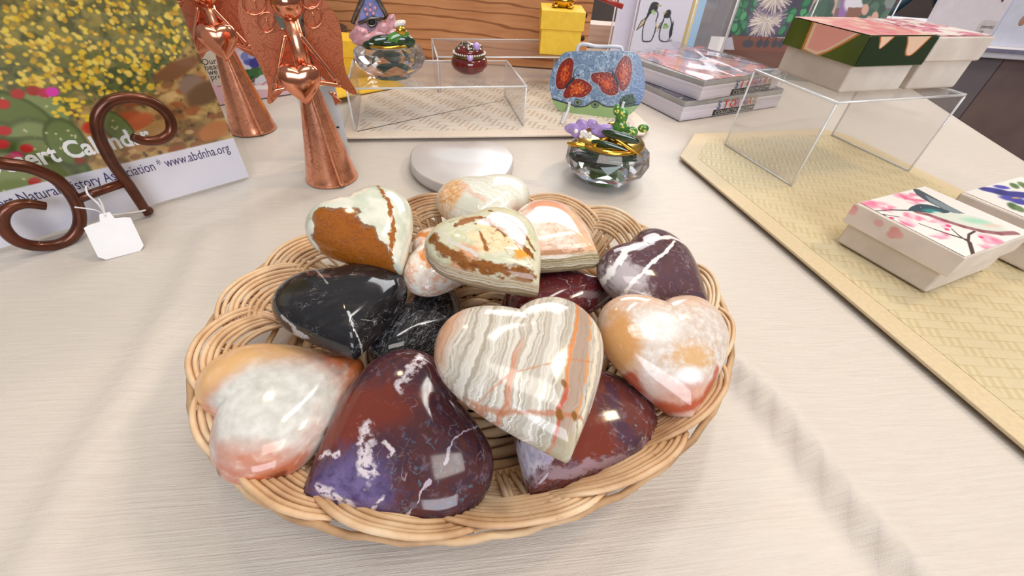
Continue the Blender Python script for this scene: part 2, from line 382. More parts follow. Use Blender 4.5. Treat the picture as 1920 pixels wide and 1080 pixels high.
def cloth_mesh():
    ys = np.concatenate([np.linspace(-.22, .5, 150), np.linspace(.51, 1.5, 50)]); us = np.concatenate([np.linspace(0, 1, 190)])
    V = []; nr = len(us) + 3
    for y in ys:
        xr = .785 + .2226 * (y - .649); x0 = -1.0
        xs = x0 + (xr - x0) * us; zz = cloth_z(xs, np.full(xs.shape, y)) - .0005
        V += [(x, y, T0 + z) for x, z in zip(xs, zz)]
        w = .012 * math.sin(y * 23)
        V += [(xr + .004, y, T0 - .004), (xr + .012 + w * .3, y, T0 - .12), (xr + .02 + w, y, T0 - .745)]
    b = MB(); idx = np.arange(len(ys) * nr).reshape(len(ys), nr)
    b.add(V, np.stack([idx[:-1, :-1], idx[:-1, 1:], idx[1:, 1:], idx[1:, :-1]], -1).reshape(-1, 4).tolist())
    for row, dy in ((0, -.01), (len(ys) - 1, .01)):
        top = [V[i] for i in idx[row]]; low = [(x, y + dy, .005) for x, y, z in top]; n = len(top)
        b.add(top + low, [(i, i + 1, n + i + 1, n + i) for i in range(n - 1)])
    top = [V[i] for i in idx[:, 0]]; low = [(x - .01, y, .005) for x, y, z in top]; n = len(top)
    b.add(top + low, [(i, i + 1, n + i + 1, n + i) for i in range(n - 1)])
    return b
g = G('slubbed_satin_cloth', .42, spec=.45); q = g.map(rot=(0, 0, -math.radians(9)))
sl = g.noise(1.0, 3, .6, v=g.map(q, scale=(30, 520, 20))); sl2 = g.noise(1.0, 2, .5, v=g.map(q, scale=(14, 1100, 20))); fine = g.noise(1500, 2)
h = g.m('ADD', g.m('MULTIPLY', sl, .6), g.m('ADD', g.m('MULTIPLY', sl2, .5), g.m('MULTIPLY', fine, .3)))
g.base(g.mix(g.ss(sl, .3, .75), '#cdc3b9', '#d3cac0')); g.bump(h, .45, .0016)
g.set('Sheen Weight', .15); g.set('Roughness', g.N('MapRange', [sl2, .2, .8, .34, .5]))
M_CLOTH = g.mat
cloth_mesh().build('tablecloth', M_CLOTH, loc=(0, .5, T0), label='pale champagne satin tablecloth with slub weave covering the whole table', cat='tablecloth')

# ---- woven placemats
def mat_material(name, c1, c2, scale, bump):
    g = G(name, .5, spec=.3); q = g.obj(); x, y, z = g.xyz(q)
    row = g.m('FLOOR', g.m('MULTIPLY', y, scale)); xs = g.m('ADD', g.m('MULTIPLY', x, scale * .42), g.m('MULTIPLY', row, .5))
    cell = g.m('MODULO', g.m('FLOOR', xs), 2.0); cell = g.m('ABSOLUTE', cell)
    d1 = g.m('SINE', g.m('MULTIPLY', g.m('ADD', x, y), scale * 26)); d2 = g.m('SINE', g.m('MULTIPLY', g.m('SUBTRACT', x, g.m('MULTIPLY', y, .3)), scale * 9))
    h = g.m('ADD', g.m('MULTIPLY', d1, cell), g.m('MULTIPLY', d2, g.m('SUBTRACT', 1.0, cell)))
    fr = g.m('FRACT', g.m('MULTIPLY', y, scale)); edge = g.ss(g.m('ABSOLUTE', g.m('SUBTRACT', fr, .5)), .38, .5)
    h = g.m('SUBTRACT', h, g.m('MULTIPLY', edge, 1.4)); n = g.noise(60, 4)
    f = g.m('ADD', g.m('MULTIPLY', g.ss(h, -1.4, 1.0), .5), g.m('ADD', g.m('MULTIPLY', cell, .3), g.m('MULTIPLY', n, .25)))
    g.base(g.ramp(f, [(.15, c1), (.85, c2)])); g.bump(h, bump, .0008); return g.mat
def placemat(pts, ctr, ang, mat, plainmat, label, border=.03, th=.003):
    pts = [np.array([p[0], p[1]]) for p in pts]; c = np.mean(pts, 0); n = len(pts)
    t = thing('placemat', (c[0], c[1], T0), label, 'placemat')
    def inset(d):
        out = []
        for i in range(n):
            a, b, e = pts[i - 1], pts[i], pts[(i + 1) % n]; n1 = unit([-(b - a)[1], (b - a)[0]]); n2 = unit([-(e - b)[1], (e - b)[0]])
            if n1 @ (c - b) < 0: n1 = -n1
            if n2 @ (c - b) < 0: n2 = -n2
            A = np.array([n1, n2]); out.append(b + np.linalg.solve(A, [d, d]))
        return out
    zt = T0 + .0035
    MB().prism([(*p, zt) for p in pts], (0, 0, th)).build('border', plainmat, t, bevel=.0008)
    o = MB().prism([(*p, zt + th * .9) for p in inset(border)], (0, 0, .0006)).build('woven_panel', mat, t)
    return t
M_MATR = mat_material('gold_woven_mat', '#c6b48c', '#d9caa6', 105, .35); M_MATRB = plain('gold_mat_border', '#d3bf9b', .55, var=.05, scale=300)
M_MATB = mat_material('cream_woven_mat', '#c6b4a2', '#ece2d6', 80, .35); M_MATBB = plain('cream_mat_border', '#e4d3c2', .55, var=.05, scale=300)
def rectpts(o, ang, w, d, cut, cuts):
    """o: corner between cuts; returns polygon with clipped corners. u along ang, v = +90deg"""
    u = np.array([math.cos(ang), math.sin(ang)]); v = np.array([-u[1], u[0]]); o = np.asarray(o)[:2]
    cs = [o, o + u * w, o + u * w + v * d, o + v * d]; out = []
    for i, p in enumerate(cs):
        if i in cuts:
            a, b = unit(cs[i - 1] - p), unit(cs[(i + 1) % 4] - p); out += [p + a * cut, p + b * cut]
        else: out.append(p)
    return out
a_ = P(1272, 300); b_ = P(1935, 872); dv = (a_ - b_)[:2]; ang = math.atan2(dv[1], dv[0]); L = .42; uu = unit(dv)
corner = a_[:2] + uu * .022
pr = [a_[:2], P(1300, 258)[:2]]; back = np.array([-uu[1], uu[0]]); back = -back
pr += [P(1300, 258)[:2] + back * .235, ]
pr += [pr[-1] + back * .03 - uu * .03]; pr += [pr[-1] - uu * .42]; pr += [a_[:2] - uu * .50 + back * .02, a_[:2] - uu * .48]
placemat(pr, None, 0, M_MATR, M_MATRB, 'gold embossed placemat with clipped corners, right of the basket', .022)
f0, f1 = P(652, 266)[:2], P(1206, 259)[:2]; uu = unit(f1 - f0); vv = np.array([-uu[1], uu[0]])
pb = [f0, f1, f1 + uu * .022 + vv * .03, f1 + uu * .022 + vv * .25, f1 + vv * .28, f0 + vv * .28, f0 - uu * .008 + vv * .25, f0 - uu * .008 + vv * .012]
placemat(pb, None, 0, M_MATB, M_MATBB, 'cream woven placemat lying under the clear risers behind the basket', .02)

# ================================================================== basket
BC = np.array([-.0180, .203]); BA, BB, BR = .1745, .1445, math.radians(22.1)
def bpt(th, k, z):
    x, y = BA * k * math.cos(th), BB * k * math.sin(th)
    return np.array([BC[0] + x * math.cos(BR) - y * math.sin(BR), BC[1] + x * math.sin(BR) + y * math.cos(BR), T0 + z])
g = G('peeled_willow', .42, spec=.4); n1 = g.noise(30, 4); n2 = g.noise(260, 3)
c = g.ramp(n1, [(.28, '#ad825e'), (.45, '#d0aa82'), (.6, '#dfbf9a'), (.78, '#eddabd')])
c = g.mix(g.ss(n2, .62, .8), c, '#a67c58'); g.base(c); g.bump(n2, .25, .0004); M_WIL = g.mat
g = G('willow_base', .5, spec=.35); n1 = g.noise(26, 4); g.base(g.ramp(n1, [(.28, '#95704e'), (.5, '#c29d76'), (.75, '#dcc09a')])); g.bump(g.noise(260, 3), .3, .0005); M_WIL2 = g.mat
basket = thing('wicker_basket', (BC[0], BC[1], T0), 'shallow oval wicker basket of peeled willow holding the stone hearts', 'basket')
rng = random.Random(3)
b = MB()
for r in range(15):
    k = .10 + .62 * r / 14; nn = 96
    b.tube([bpt(2 * math.pi * i / nn, k, .0085 + .0022 * math.sin(i * 14 * 2 * math.pi / nn * .5 + math.pi * r)) for i in range(nn)], .0033 if r else .006, 6, closed=True)
b.build('woven_base', M_WIL2, basket)
for s in range(14):
    th = 2 * math.pi * (s + .5) / 14
    bb = MB()
    for d in (-.03, .03): bb.tube([bpt(th + d * (1.2 - k), k, .0075) for k in np.linspace(.06, .76, 8)], .0022, 6)
    bb.build('spoke', M_WIL2, basket)
MB().tube([bpt(2 * math.pi * i / 120, .80, .0045) for i in range(120)], .0038, 8, closed=True).tube([bpt(2 * math.pi * i / 120, .765, .0045) for i in range(120)], .0038, 8, closed=True).build('foot_ring', M_WIL2, basket)
NB = 17
RM = math.sqrt(BA * BB)
def wall_z(r): return np.interp(r, [-.045, -.038, -.028, -.018, -.009, .0005, .004], [.0105, .0135, .0225, .0325, .0405, .0465, .0475])
def wpt(th, r, off):                        # a point of the flared wall: r = distance inwards from the rim (negative), off = height above the wall
    return bpt(th, 1 + (r - .7 * off) / RM, wall_z(r) + .7 * off)
outer = spline([(0, -.0060, 0), (.012, -.0018, 0), (.026, .0004, 0), (.043, -.0008, 0), (.061, -.0055, 0), (.080, -.0135, 0), (.101, -.0250, 0), (.118, -.0340, 0)], 5)[:, :2]
tang = np.gradient(outer, axis=0); tang /= np.linalg.norm(tang, axis=1)[:, None]; nrm = np.stack([tang[:, 1], -tang[:, 0]], 1)
for i in range(NB):
    b = MB(); th0 = 2 * math.pi * i / NB + rng.uniform(-.015, .015)
    for j in range(8):
        d = .0027 * j + rng.uniform(-.0003, .0003); u = np.linspace(0, 1, len(outer)); q = outer + nrm * (d * (1 - .25 * u[:, None])); q[:, 0] *= 1 + rng.uniform(-.02, .03)
        q[:, 1] = np.maximum(q[:, 1], -.043); off = np.interp(u, [0, .15, .35, .6, .8, 1], [-.0005, .0012, .0034, .0030, .0004, -.0012]) + rng.uniform(-.0003, .0003)
        b.tube([wpt(th0 - sa / RM, r, o) for (sa, r), o in zip(q, off)], .00150 + rng.uniform(-.0002, .0002), 6)
    b.build('braided_rim_strand', M_WIL, basket)
    b = MB()
    for j in range(6):
        th = th0 - .080 / RM - .0042 * j / RM + rng.uniform(-.006, .006); lean = rng.uniform(-.02, .03)
        b.tube([wpt(th + lean * t, r, o) for t, r, o in ((0, -.044, .001), (.3, -.034, .0032), (.6, -.024, .0036), (.85, -.015, .0012), (1, -.009, -.0005))], .00155, 6)
    b.build('upright_stake', M_WIL, basket)
for r, o in ((-.038, -.0035), (-.028, -.0035), (-.010, -.0030), (-.003, -.0022)):
    MB().tube([wpt(2 * math.pi * i / 140, r, o + .0007 * math.sin(i * 1.9)) for i in range(140)], .0019, 6, closed=True).build('wall_hoop', M_WIL2, basket)

# ================================================================== stone hearts
HE = {'a': ((-0.1009, 0.2332, 0.0717), (0.0367, 0.0424, 0.0182), [[0.74, -0.668, 0.0787], [0.6706, 0.7236, -0.1631], [0.052, 0.1735, 0.9835]]), 'b': ((-0.0296, 0.3011, 0.0578), (0.0405, 0.0436, 0.0181), [[0.9895, -0.0813, -0.1191], [0.0804, 0.9967, -0.0126], [0.1197, 0.0029, 0.9928]]), 'c': ((0.0233, 0.2464, 0.066), (0.045, 0.0422, 0.0185), [[0.5693, -0.8212, -0.0389], [0.8219, 0.5677, 0.046], [-0.0158, -0.0582, 0.9982]]), 'd': ((-0.0492, 0.2353, 0.0499), (0.041, 0.0311, 0.0149), [[-0.071, -0.9958, 0.057], [0.9917, -0.0644, 0.111], [-0.1069, 0.0644, 0.9922]]), 'e': ((-0.0112, 0.1911, 0.0928), (0.0356, 0.0388, 0.0185), [[0.7537, -0.6555, 0.0484], [0.6552, 0.7551, 0.0236], [-0.052, 0.0139, 0.9985]]), 'f': ((0.0327, 0.2208, 0.0379), (0.0424, 0.0418, 0.0184), [[0.0865, -0.9887, -0.1227], [0.971, 0.0561, 0.2325], [-0.223, -0.1393, 0.9648]]), 'g': ((0.1057, 0.2268, 0.0521), (0.0475, 0.0435, 0.0187), [[0.6663, -0.6783, 0.3098], [0.7377, 0.6604, -0.1405], [-0.1093, 0.3221, 0.9404]]), 'h': ((-0.1009, 0.1737, 0.0559), (0.0402, 0.0429, 0.0185), [[0.8938, -0.4477, 0.0274], [0.4402, 0.8873, 0.1376], [-0.0859, -0.1109, 0.9901]]), 'i': ((-0.0554, 0.1899, 0.0288), (0.0449, 0.029, 0.0147), [[0.3142, -0.9261, 0.209], [0.934, 0.341, 0.1068], [-0.1702, 0.1617, 0.9721]]), 'j': ((0.0124, 0.1182, 0.0808), (0.0433, 0.0422, 0.0182), [[0.9006, -0.3789, 0.2129], [0.4125, 0.8995, -0.1442], [-0.1368, 0.2177, 0.9664]]), 'k': ((0.0941, 0.158, 0.0539), (0.0425, 0.0402, 0.0184), [[0.9637, -0.1422, 0.2259], [0.2271, 0.8814, -0.4141], [-0.1403, 0.4504, 0.8817]]), 'l': ((-0.1184, 0.1218, 0.039), (0.0454, 0.0427, 0.0185), [[-0.6554, -0.7513, 0.0777], [0.754, -0.6449, 0.1248], [-0.0437, 0.1404, 0.9891]]), 'm': ((-0.0548, 0.0977, 0.039), (0.0481, 0.0462, 0.0185), [[0.6032, 0.7958, -0.054], [-0.786, 0.5815, -0.2099], [-0.1356, 0.1691, 0.9762]]), 'n': ((0.0379, 0.1218, 0.0331), (0.0456, 0.0481, 0.0186), [[0.868, 0.4753, 0.144], [-0.474, 0.8794, -0.0454], [-0.1482, -0.0289, 0.9885]])}
def heart_outline(n):
    segs = [[(0, .69), (.08, .80), (.24, .90), (.47, .90)], [(.47, .90), (.77, .90), (1.0, .66), (1.0, .32)], [(1, .32), (1, -.1), (.42, -.62), (0.0, -1.0)]]; pts = []
    for s in segs:
        s = np.array(s, float)
        for t in np.linspace(0, 1, n, endpoint=False): pts.append((1 - t) ** 3 * s[0] + 3 * (1 - t) ** 2 * t * s[1] + 3 * (1 - t) * t * t * s[2] + t ** 3 * s[3])
    pts.append(np.array([0, -1.0])); pts = np.array(pts); return np.vstack([pts, pts[1:-1][::-1] * [-1, 1]])
def heart_mesh(n=20, rings=22, bottom=.7, fill=0.0):
    O = heart_outline(n)[::-1]; kf = (np.abs(O[:, 0]) < .47) & (O[:, 1] > .5); O[kf, 1] += (.90 - O[kf, 1]) * fill; C0 = np.array([0, .12]); b = MB(); k = len(O); vs = [(0, .12, -bottom)]
    phs = np.linspace(-math.pi / 2, math.pi / 2, rings * 2 + 1)[1:-1]
    for ph in phs:
        s = math.cos(ph) ** .8; z = math.copysign(abs(math.sin(ph)) ** .85, ph) * (1 if ph > 0 else bottom); Of = O.copy(); k_ = (np.abs(O[:, 0]) < .47) & (O[:, 1] > .5)
        Of[k_, 1] += (.90 - O[k_, 1]) * .85 * (1 - s ** 4); vs += [(x, y, z) for x, y in C0 + (Of - C0) * s]
    vs.append((0, .12, 1)); fs = [(0, 1 + (i + 1) % k, 1 + i) for i in range(k)]; R = len(phs)
    for r in range(R - 1): fs += [(1 + r * k + i, 1 + r * k + (i + 1) % k, 1 + (r + 1) * k + (i + 1) % k, 1 + (r + 1) * k + i) for i in range(k)]
    fs += [(1 + (R - 1) * k + i, 1 + (R - 1) * k + (i + 1) % k, len(vs) - 1) for i in range(k)]
    return b.add(vs, fs)
def stone(name): return G(name, .07, spec=.5, coat=.0)
def finish_stone(g, c, rough=.07):
    g.base(c); g.set('Roughness', g.N('MapRange', [g.noise(14, 3), .2, .8, rough, rough + .06])); return g.mat
STONE = {}
# a: pale green onyx with a large caramel patch
g = stone('caramel_patched_onyx'); w = g.noise(2.4, 4, .5); w2 = g.noise(7, 4); xy = g.xyz(g.map(loc=(0, 0, 0)))
c = g.mix(g.ss(w, .35, .65), '#c3c9b6', '#dcdccc'); c = g.mix(g.m('MULTIPLY', g.ss(g.noise(3, 3), .45, .75), .8), c, '#ebe8de')
pt = g.m('MAXIMUM', g.blob(xy, -.58, -.10, .46, .58, .2, w, .9), g.blob(xy, -.25, -.58, .25, .40, .2, w, .9))
sw = g.noise(4.5, 5, .6, 1.6); br = g.ramp(sw, [(.3, '#7a3f10'), (.48, '#9c591a'), (.62, '#874817'), (.80, '#b08466')]); c = g.mix(pt, c, br); c = g.mix(g.m('MULTIPLY', g.m('MULTIPLY', pt, g.m('SUBTRACT', 1.0, pt)), 3.2), c, '#6b3a12')
ln = g.segs(xy, [(.62, .75), (.50, .1), (.22, -.46), (-.1, -.87)], .035, .8, w2, .12); c = g.mix(ln, c, '#9a5b22')
STONE['a'] = finish_stone(g, c)
# b: pale striped onyx
g = stone('pale_striped_onyx'); xy = g.xyz(); w = g.noise(2.5, 4)
t = g.m('ADD', g.m('ADD', g.m('MULTIPLY', xy[0], .55), g.m('MULTIPLY', xy[1], .9)), g.m('MULTIPLY', w, .7))
s = g.noise(7, 4, v=g.comb(t, 0, 0)); c = g.ramp(s, [(.3, '#c9cdbd'), (.42, '#ebeae0'), (.5, '#d8d8c8'), (.6, '#f5f2ea'), (.72, '#cfc8b4')])
c = g.mix(g.m('MULTIPLY', g.blob(xy, -.62, .1, .30, .42, .7, w, .8), .85), c, g.ramp(g.noise(9, 4), [(.3, '#f0d9ba'), (.55, '#e3a760'), (.7, '#c9782f')]))
c = g.mix(g.blob(xy, .8, -.42, .2, .22, .8, w, .7), c, '#d5a296'); c = g.mix(g.m('MULTIPLY', g.segs(xy, [(-.4, .25), (-.1, -.2), (.1, -.4)], .05, .9, w, .12), .6), c, '#e2b49c')
STONE['b'] = finish_stone(g, c)
# c: pink and cream stone with a banded olive edge
g = stone('pink_cream_onyx'); xy = g.xyz(); w = g.noise(3.5, 5); w2 = g.noise(8, 5)
c = g.ramp(w2, [(.3, '#f2e3d6'), (.5, '#ecd2c2'), (.66, '#e2ab8c')]); c = g.mix(g.blob(xy, .42, .3, .3, .35, .7, w, .8), c, '#e6a486')
c = g.mix(g.m('MULTIPLY', g.segs(xy, [(.6, -.1), (.2, -.4), (.0, -.7), (-.1, -1)], .12, 1.6, w2, .3), .6), c, '#d8a568')
c = g.mix(g.m('MULTIPLY', g.segs(xy, [(-.75, .1), (-.55, -.35), (-.12, -.93)], .07, 1.4, w2, .2), .8), c, '#a8692c')
side = g.ss(xy[2], .50, .38); bnd = g.noise(11, 3, v=g.comb(g.m('ADD', xy[2], g.m('MULTIPLY', w, .25)), 0, 0))
c = g.mix(side, c, g.ramp(bnd, [(.3, '#a58a5c'), (.42, '#d9ccab'), (.5, '#8f7c55'), (.6, '#e5dcc2'), (.72, '#9d8c66')])); STONE['c'] = finish_stone(g, c)
# d: rose and white onyx below the centre heart
g = stone('rose_white_onyx'); xy = g.xyz(); w = g.noise(3, 5)
c = g.ramp(g.noise(5, 5), [(.3, '#eceae2'), (.5, '#e3d2c4'), (.62, '#d9a58a'), (.72, '#e8ddd4')]); c = g.mix(g.segs(xy, [(.45, .8), (.2, .35), (-.35, .55), (-.6, .3)], .08, .9, w, .3), c, '#d98a4c'); STONE['d'] = finish_stone(g, c)
# e: green and cream onyx with brown seams
g = stone('green_cream_onyx'); xy = g.xyz(); w = g.noise(2.6, 5); w2 = g.noise(7, 5)
t = g.m('ADD', g.m('ADD', g.m('MULTIPLY', xy[0], .3), xy[1]), g.m('MULTIPLY', w, 1.1)); s = g.noise(5, 5, v=g.comb(t, 0, 0))
c = g.ramp(s, [(.28, '#aeae84'), (.42, '#c9c9a6'), (.52, '#dddac2'), (.62, '#c8c59d'), (.75, '#e0dcca')])
c = g.mix(g.blob(xy, -.12, -.12, .38, .30, .35, w2, .9), c, g.ramp(g.noise(9, 4), [(.35, '#ecc895'), (.6, '#f2dab4')]))
c = g.mix(g.m('MULTIPLY', g.blob(xy, -.72, -.15, .2, .2, .9, w2, .7), .8), c, '#dc9a70'); c = g.mix(g.blob(xy, .02, -.56, .14, .10, .7, w2, .6), c, '#e2a03e')
bcol = g.ramp(g.noise(4, 4), [(.3, '#6e3d18'), (.5, '#935a26'), (.62, '#7d4a20'), (.75, '#b98d62')])
c = g.mix(g.segs(xy, [(-.42, .42), (-.02, .36), (.02, -.15), (.15, -.62)], .05, 1.0, w2, .20), c, bcol); c = g.mix(g.segs(xy, [(-.84, .55), (-.87, .2), (-.68, -.24), (-.36, -.56), (-.06, -.86)], .055, 1.0, w2, .12), c, bcol); c = g.mix(g.segs(xy, [(-.70, .5), (-.74, .2), (-.55, -.22)], .018, 1.0, w2, .06), c, '#d8cfc6')
c = g.mix(g.segs(xy, [(.25, .5), (.38, 0), (.3, -.5)], .02, .9, w2, .08), c, '#8d6234'); c = g.mix(g.segs(xy, [(-.28, .08), (-.4, -.24)], .028, .9, w2, .05), c, '#9a6330')
c = g.mix(g.segs(xy, [(-.35, .42), (-.1, .42)], .07, .9, w2, .12), c, '#a56f45')
low = g.ss(g.m('ADD', xy[2], g.m('MULTIPLY', g.m('SUBTRACT', w, .5), .5)), .38, .22); lft = g.ss(g.m('ADD', xy[0], g.m('MULTIPLY', xy[1], .5)), .2, -.3)
bb = g.noise(9, 4, v=g.comb(g.m('ADD', xy[2], g.m('MULTIPLY', w, .3)), 0, 0)); c = g.mix(g.m('MULTIPLY', low, lft), c, g.ramp(bb, [(.3, '#8a6238'), (.42, '#cfc5ad'), (.52, '#a48660'), (.6, '#ded6c4'), (.75, '#b7a98f')]))
c = g.mix(g.m('MULTIPLY', g.m('MULTIPLY', g.vein(1.8, .010), g.ss(g.noise(2.3, 2), .45, .6)), .6), c, '#94724a'); STONE['e'] = finish_stone(g, c)
# jaspers
def jasper(name, stops, flecks=.35, white='#d8ccd0', vs=1.6, vw=.008):
    g = stone(name); xy = g.xyz(g.N('VectorMath', [g.obj(), g.N('VectorMath', [g.N('VectorMath', [g.noise(6, 3, col=True), (.5, .5, .5)], operation='SUBTRACT'), (.10, .10, .10)], operation='MULTIPLY')], operation='ADD'))
    w = g.noise(2.2, 5, dist=.8); w2 = g.noise(8, 5); c = g.ramp(w, stops)
    c = g.mix(g.m('MULTIPLY', g.ss(w2, .56, .70), .35), c, '#8d7f90')
    fl = g.m('MULTIPLY', g.vein(5, .013, 5), g.ss(g.noise(2.5, 2), .5, .62)); c = g.mix(g.m('MULTIPLY', fl, flecks), c, '#a9a3ad')
    c = g.mix(g.m('MULTIPLY', g.m('MULTIPLY', g.vein(vs, vw, 3), g.ss(g.noise(3.1, 2), .5, .6)), .5), c, white); return g, xy, w, w2, c
g, xy, w, w2, c = jasper('dark_red_fleck_jasper', [(.3, '#43161b'), (.5, '#652527'), (.7, '#4b2430')], .5)
sp = g.ss(g.voro(7), .10, .05); c = g.mix(g.m('MULTIPLY', sp, g.ss(g.noise(4, 2), .45, .55)), c, '#d5cdd0'); c = g.mix(g.segs(xy, [(-.1, -.98), (-.5, -.35)], .035, .8, w2, .03), c, '#8c7478'); STONE['f'] = finish_stone(g, c)
g, xy, w, w2, c = jasper('plum_jasper_white_veins', [(.3, '#453338'), (.5, '#5d4044'), (.7, '#4d3a47')], .55, '#b9aab0', 2.0, .006)
c = g.mix(g.m('MULTIPLY', g.blob(xy, -.82, .3, .22, .35, .8, w2, .9), .7), c, '#cfc6ca')
c = g.mix(g.segs(xy, [(-.98, .52), (-.5, .66), (.05, .60), (.55, .45), (.85, .15)], .05, .7, w2, .045), c, '#eae5e3')
c = g.mix(g.segs(xy, [(-1.0, .05), (-.94, .18), (-.58, .24), (-.07, .27), (.5, .35)], .026, .7, w2, .02), c, '#eae6e4'); c = g.mix(g.blob(xy, -.98, -.12, .26, .16, .4, w2, .5), c, '#e2dfdc'); STONE['g'] = finish_stone(g, c)
g, xy, w, w2, c = jasper('dark_red_purple_jasper', [(.28, '#35262f'), (.45, '#552d2d'), (.56, '#432c38'), (.72, '#623a30')], .22, '#b8a9b4', 1.3, .005)
c = g.mix(g.m('MULTIPLY', g.blob(xy, -.4, -.25, .32, .75, .8, w, .6, -.25), .8), c, '#7a3220')
c = g.mix(g.m('MULTIPLY', g.blob(xy, .32, -.52, .42, .42, .7, w2, .8), .85), c, g.ramp(w2, [(.35, '#463a62'), (.6, '#716394')]))
for pts, wd, am in (([(-.62, .72), (-.5, .55), (-.38, .36)], .055, .14), ([(-.14, -.12), (.05, -.2), (.24, -.28)], .075, .16), ([(.06, -.02), (.2, .03), (.22, -.02)], .022, .03), ([(-.2, -.6), (-.1, -.45)], .03, .1), ([(.05, -.72), (.33, -.55), (.62, -.45)], .036, .03), ([(.5, -.42), (.48, -.25)], .02, .03)):
    c = g.mix(g.m('MULTIPLY', g.segs(xy, pts, wd, 1.0, w2, am), g.ss(g.noise(13, 4), .38, .52)), c, '#d3c6cc')
c = g.mix(g.m('MULTIPLY', g.ss(g.noise(11, 5, dist=1.5), .60, .66), g.ss(xy[0], -.1, .3)), c, '#56616e'); c = g.mix(g.segs(xy, [(.36, .9), (.4, .6), (.55, .40)], .010, .8, w2, .03), c, '#b7a9b5')
c = g.mix(g.segs(xy, [(.60, .2), (.70, 0), (.74, -.2)], .010, .8, w2, .03), c, '#b7a9b5'); STONE['m'] = finish_stone(g, c)
g, xy, w, w2, c = jasper('brown_red_jasper', [(.3, '#4f3541'), (.48, '#6b3830'), (.62, '#583236'), (.75, '#784438')], .5, '#a3909b', 1.4, .007)
c = g.mix(g.m('MULTIPLY', g.blob(xy, .2, -.25, .34, .28, .5, w2, .6), .9), c, '#733022')
c = g.mix(g.blob(xy, -.22, -.72, .20, .22, .5, w2, .9), c, g.ramp(w2, [(.35, '#b9aecb'), (.6, '#e6e0ec')])); c = g.mix(g.m('MULTIPLY', g.segs(xy, [(-.05, -.9), (.3, -.55), (.75, -.1), (.95, .3)], .05, .9, w2, .14), .6), c, '#a58f98')
c = g.mix(g.m('MULTIPLY', g.segs(xy, [(.2, .45), (.45, .1), (.7, .0)], .09, .9, w2, .2), .7), c, '#453247'); c = g.mix(g.m('MULTIPLY', g.ss(g.noise(10, 5, dist=1), .6, .68), g.ss(xy[0], .35, .6)), c, '#8f8f93'); STONE['n'] = finish_stone(g, c)
# black marbles
def black(name, dens, rot):
    g = stone(name); xy = g.xyz(); w2 = g.noise(8, 5); q = g.map(rot=(0, 0, rot), scale=(1, 2.6, 1))
    c = g.ramp(g.noise(3, 5, v=q), [(.3, '#1b1b1e'), (.55, '#232225'), (.75, '#3a3430')]); v = g.m('MULTIPLY', g.vein(2.6, .014, 6, q, 1.2), g.ss(g.noise(2, 3), .6 - dens, .75 - dens))
    c = g.mix(g.m('MULTIPLY', v, .8), c, '#c3c2c4'); v = g.m('MULTIPLY', g.vein(7, .02, 6, q, .8), g.ss(g.noise(3.3, 3), .62 - dens, .74 - dens)); return g, xy, w2, g.mix(g.m('MULTIPLY', v, .6), c, '#9b9a9e')
g, xy, w2, c = black('black_marble', .05, .6); c = g.mix(g.segs(xy, [(-.38, .8), (-.18, .1)], .010, 1.2, w2, .03), c, '#8a8783'); c = g.mix(g.segs(xy, [(-.85, -.05), (-.7, -.3), (-.5, -.55)], .006, 1.2, w2, .025), c, '#a5a5a8'); c = g.mix(g.segs(xy, [(.02, -.55), (.05, -.8), (.12, -.95)], .012, 1.2, w2, .04), c, '#b9bac0'); STONE['h'] = finish_stone(g, c, .05)
g, xy, w2, c = black('black_white_streaked_marble', .20, 1.2); STONE['i'] = finish_stone(g, c, .05)
# j: large banded onyx on top
g = stone('banded_onyx'); xy = g.xyz(g.N('VectorMath', [g.obj(), g.N('VectorMath', [g.N('VectorMath', [g.noise(3.5, 5, col=True), (.5, .5, .5)], operation='SUBTRACT'), (.07, .07, .0)], operation='MULTIPLY')], operation='ADD')); w = g.noise(2.2, 4); w2 = g.noise(7, 4)
t = g.m('ADD', g.m('SUBTRACT', g.m('MULTIPLY', xy[0], .85), g.m('MULTIPLY', xy[1], .53)), g.m('MULTIPLY', g.m('SUBTRACT', w, .5), .22)); y_ = xy[1]
s = g.noise(4.6, 3, .65, v=g.comb(t, 0, 0)); c = g.ramp(s, [(.30, '#948a7b'), (.40, '#b5ac9e'), (.46, '#d6d0c5'), (.52, '#aaa090'), (.58, '#c3bbae'), (.68, '#dedad1')])
low = g.ss(g.m('ADD', y_, g.m('MULTIPLY', xy[0], .3)), -.25, -.42); tz = g.m('ADD', t, g.m('MULTIPLY', g.m('SUBTRACT', g.noise(6, 3), .5), .09))
fb = g.noise(20, 2, .6, v=g.comb(tz, 0, 0)); fa = g.m('ADD', .35, g.m('MULTIPLY', low, .5)); c = g.mix(g.m('MULTIPLY', g.ss(fb, .53, .62), fa), c, '#f2eee6'); c = g.mix(g.m('MULTIPLY', g.ss(fb, .44, .36), fa), c, '#8f8474')
def stripe(t0, wd): return g.ss(g.m('ABSOLUTE', g.m('SUBTRACT', t, t0)), wd, wd * .3)
gate = g.ss(g.noise(5, 3, v=g.comb(y_, 3.3, 0)), .36, .5)
c = g.mix(g.m('MULTIPLY', g.ss(g.m('ABSOLUTE', g.m('SUBTRACT', t, .39)), .12, .06), .75), c, '#a48571')
c = g.mix(g.m('MULTIPLY', g.ss(t, .62, .85), .75), c, '#dba981'); c = g.mix(g.m('MULTIPLY', g.ss(t, -.85, -1.05), .75), c, '#d39a76')
c = g.mix(g.m('MULTIPLY', stripe(.29, .034), .9), c, g.mix(g.ss(y_, -.3, -.45), '#d2803f', '#b8472a')); c = g.mix(g.m('MULTIPLY', g.m('MULTIPLY', stripe(.475, .03), gate), .8), c, '#d79453')
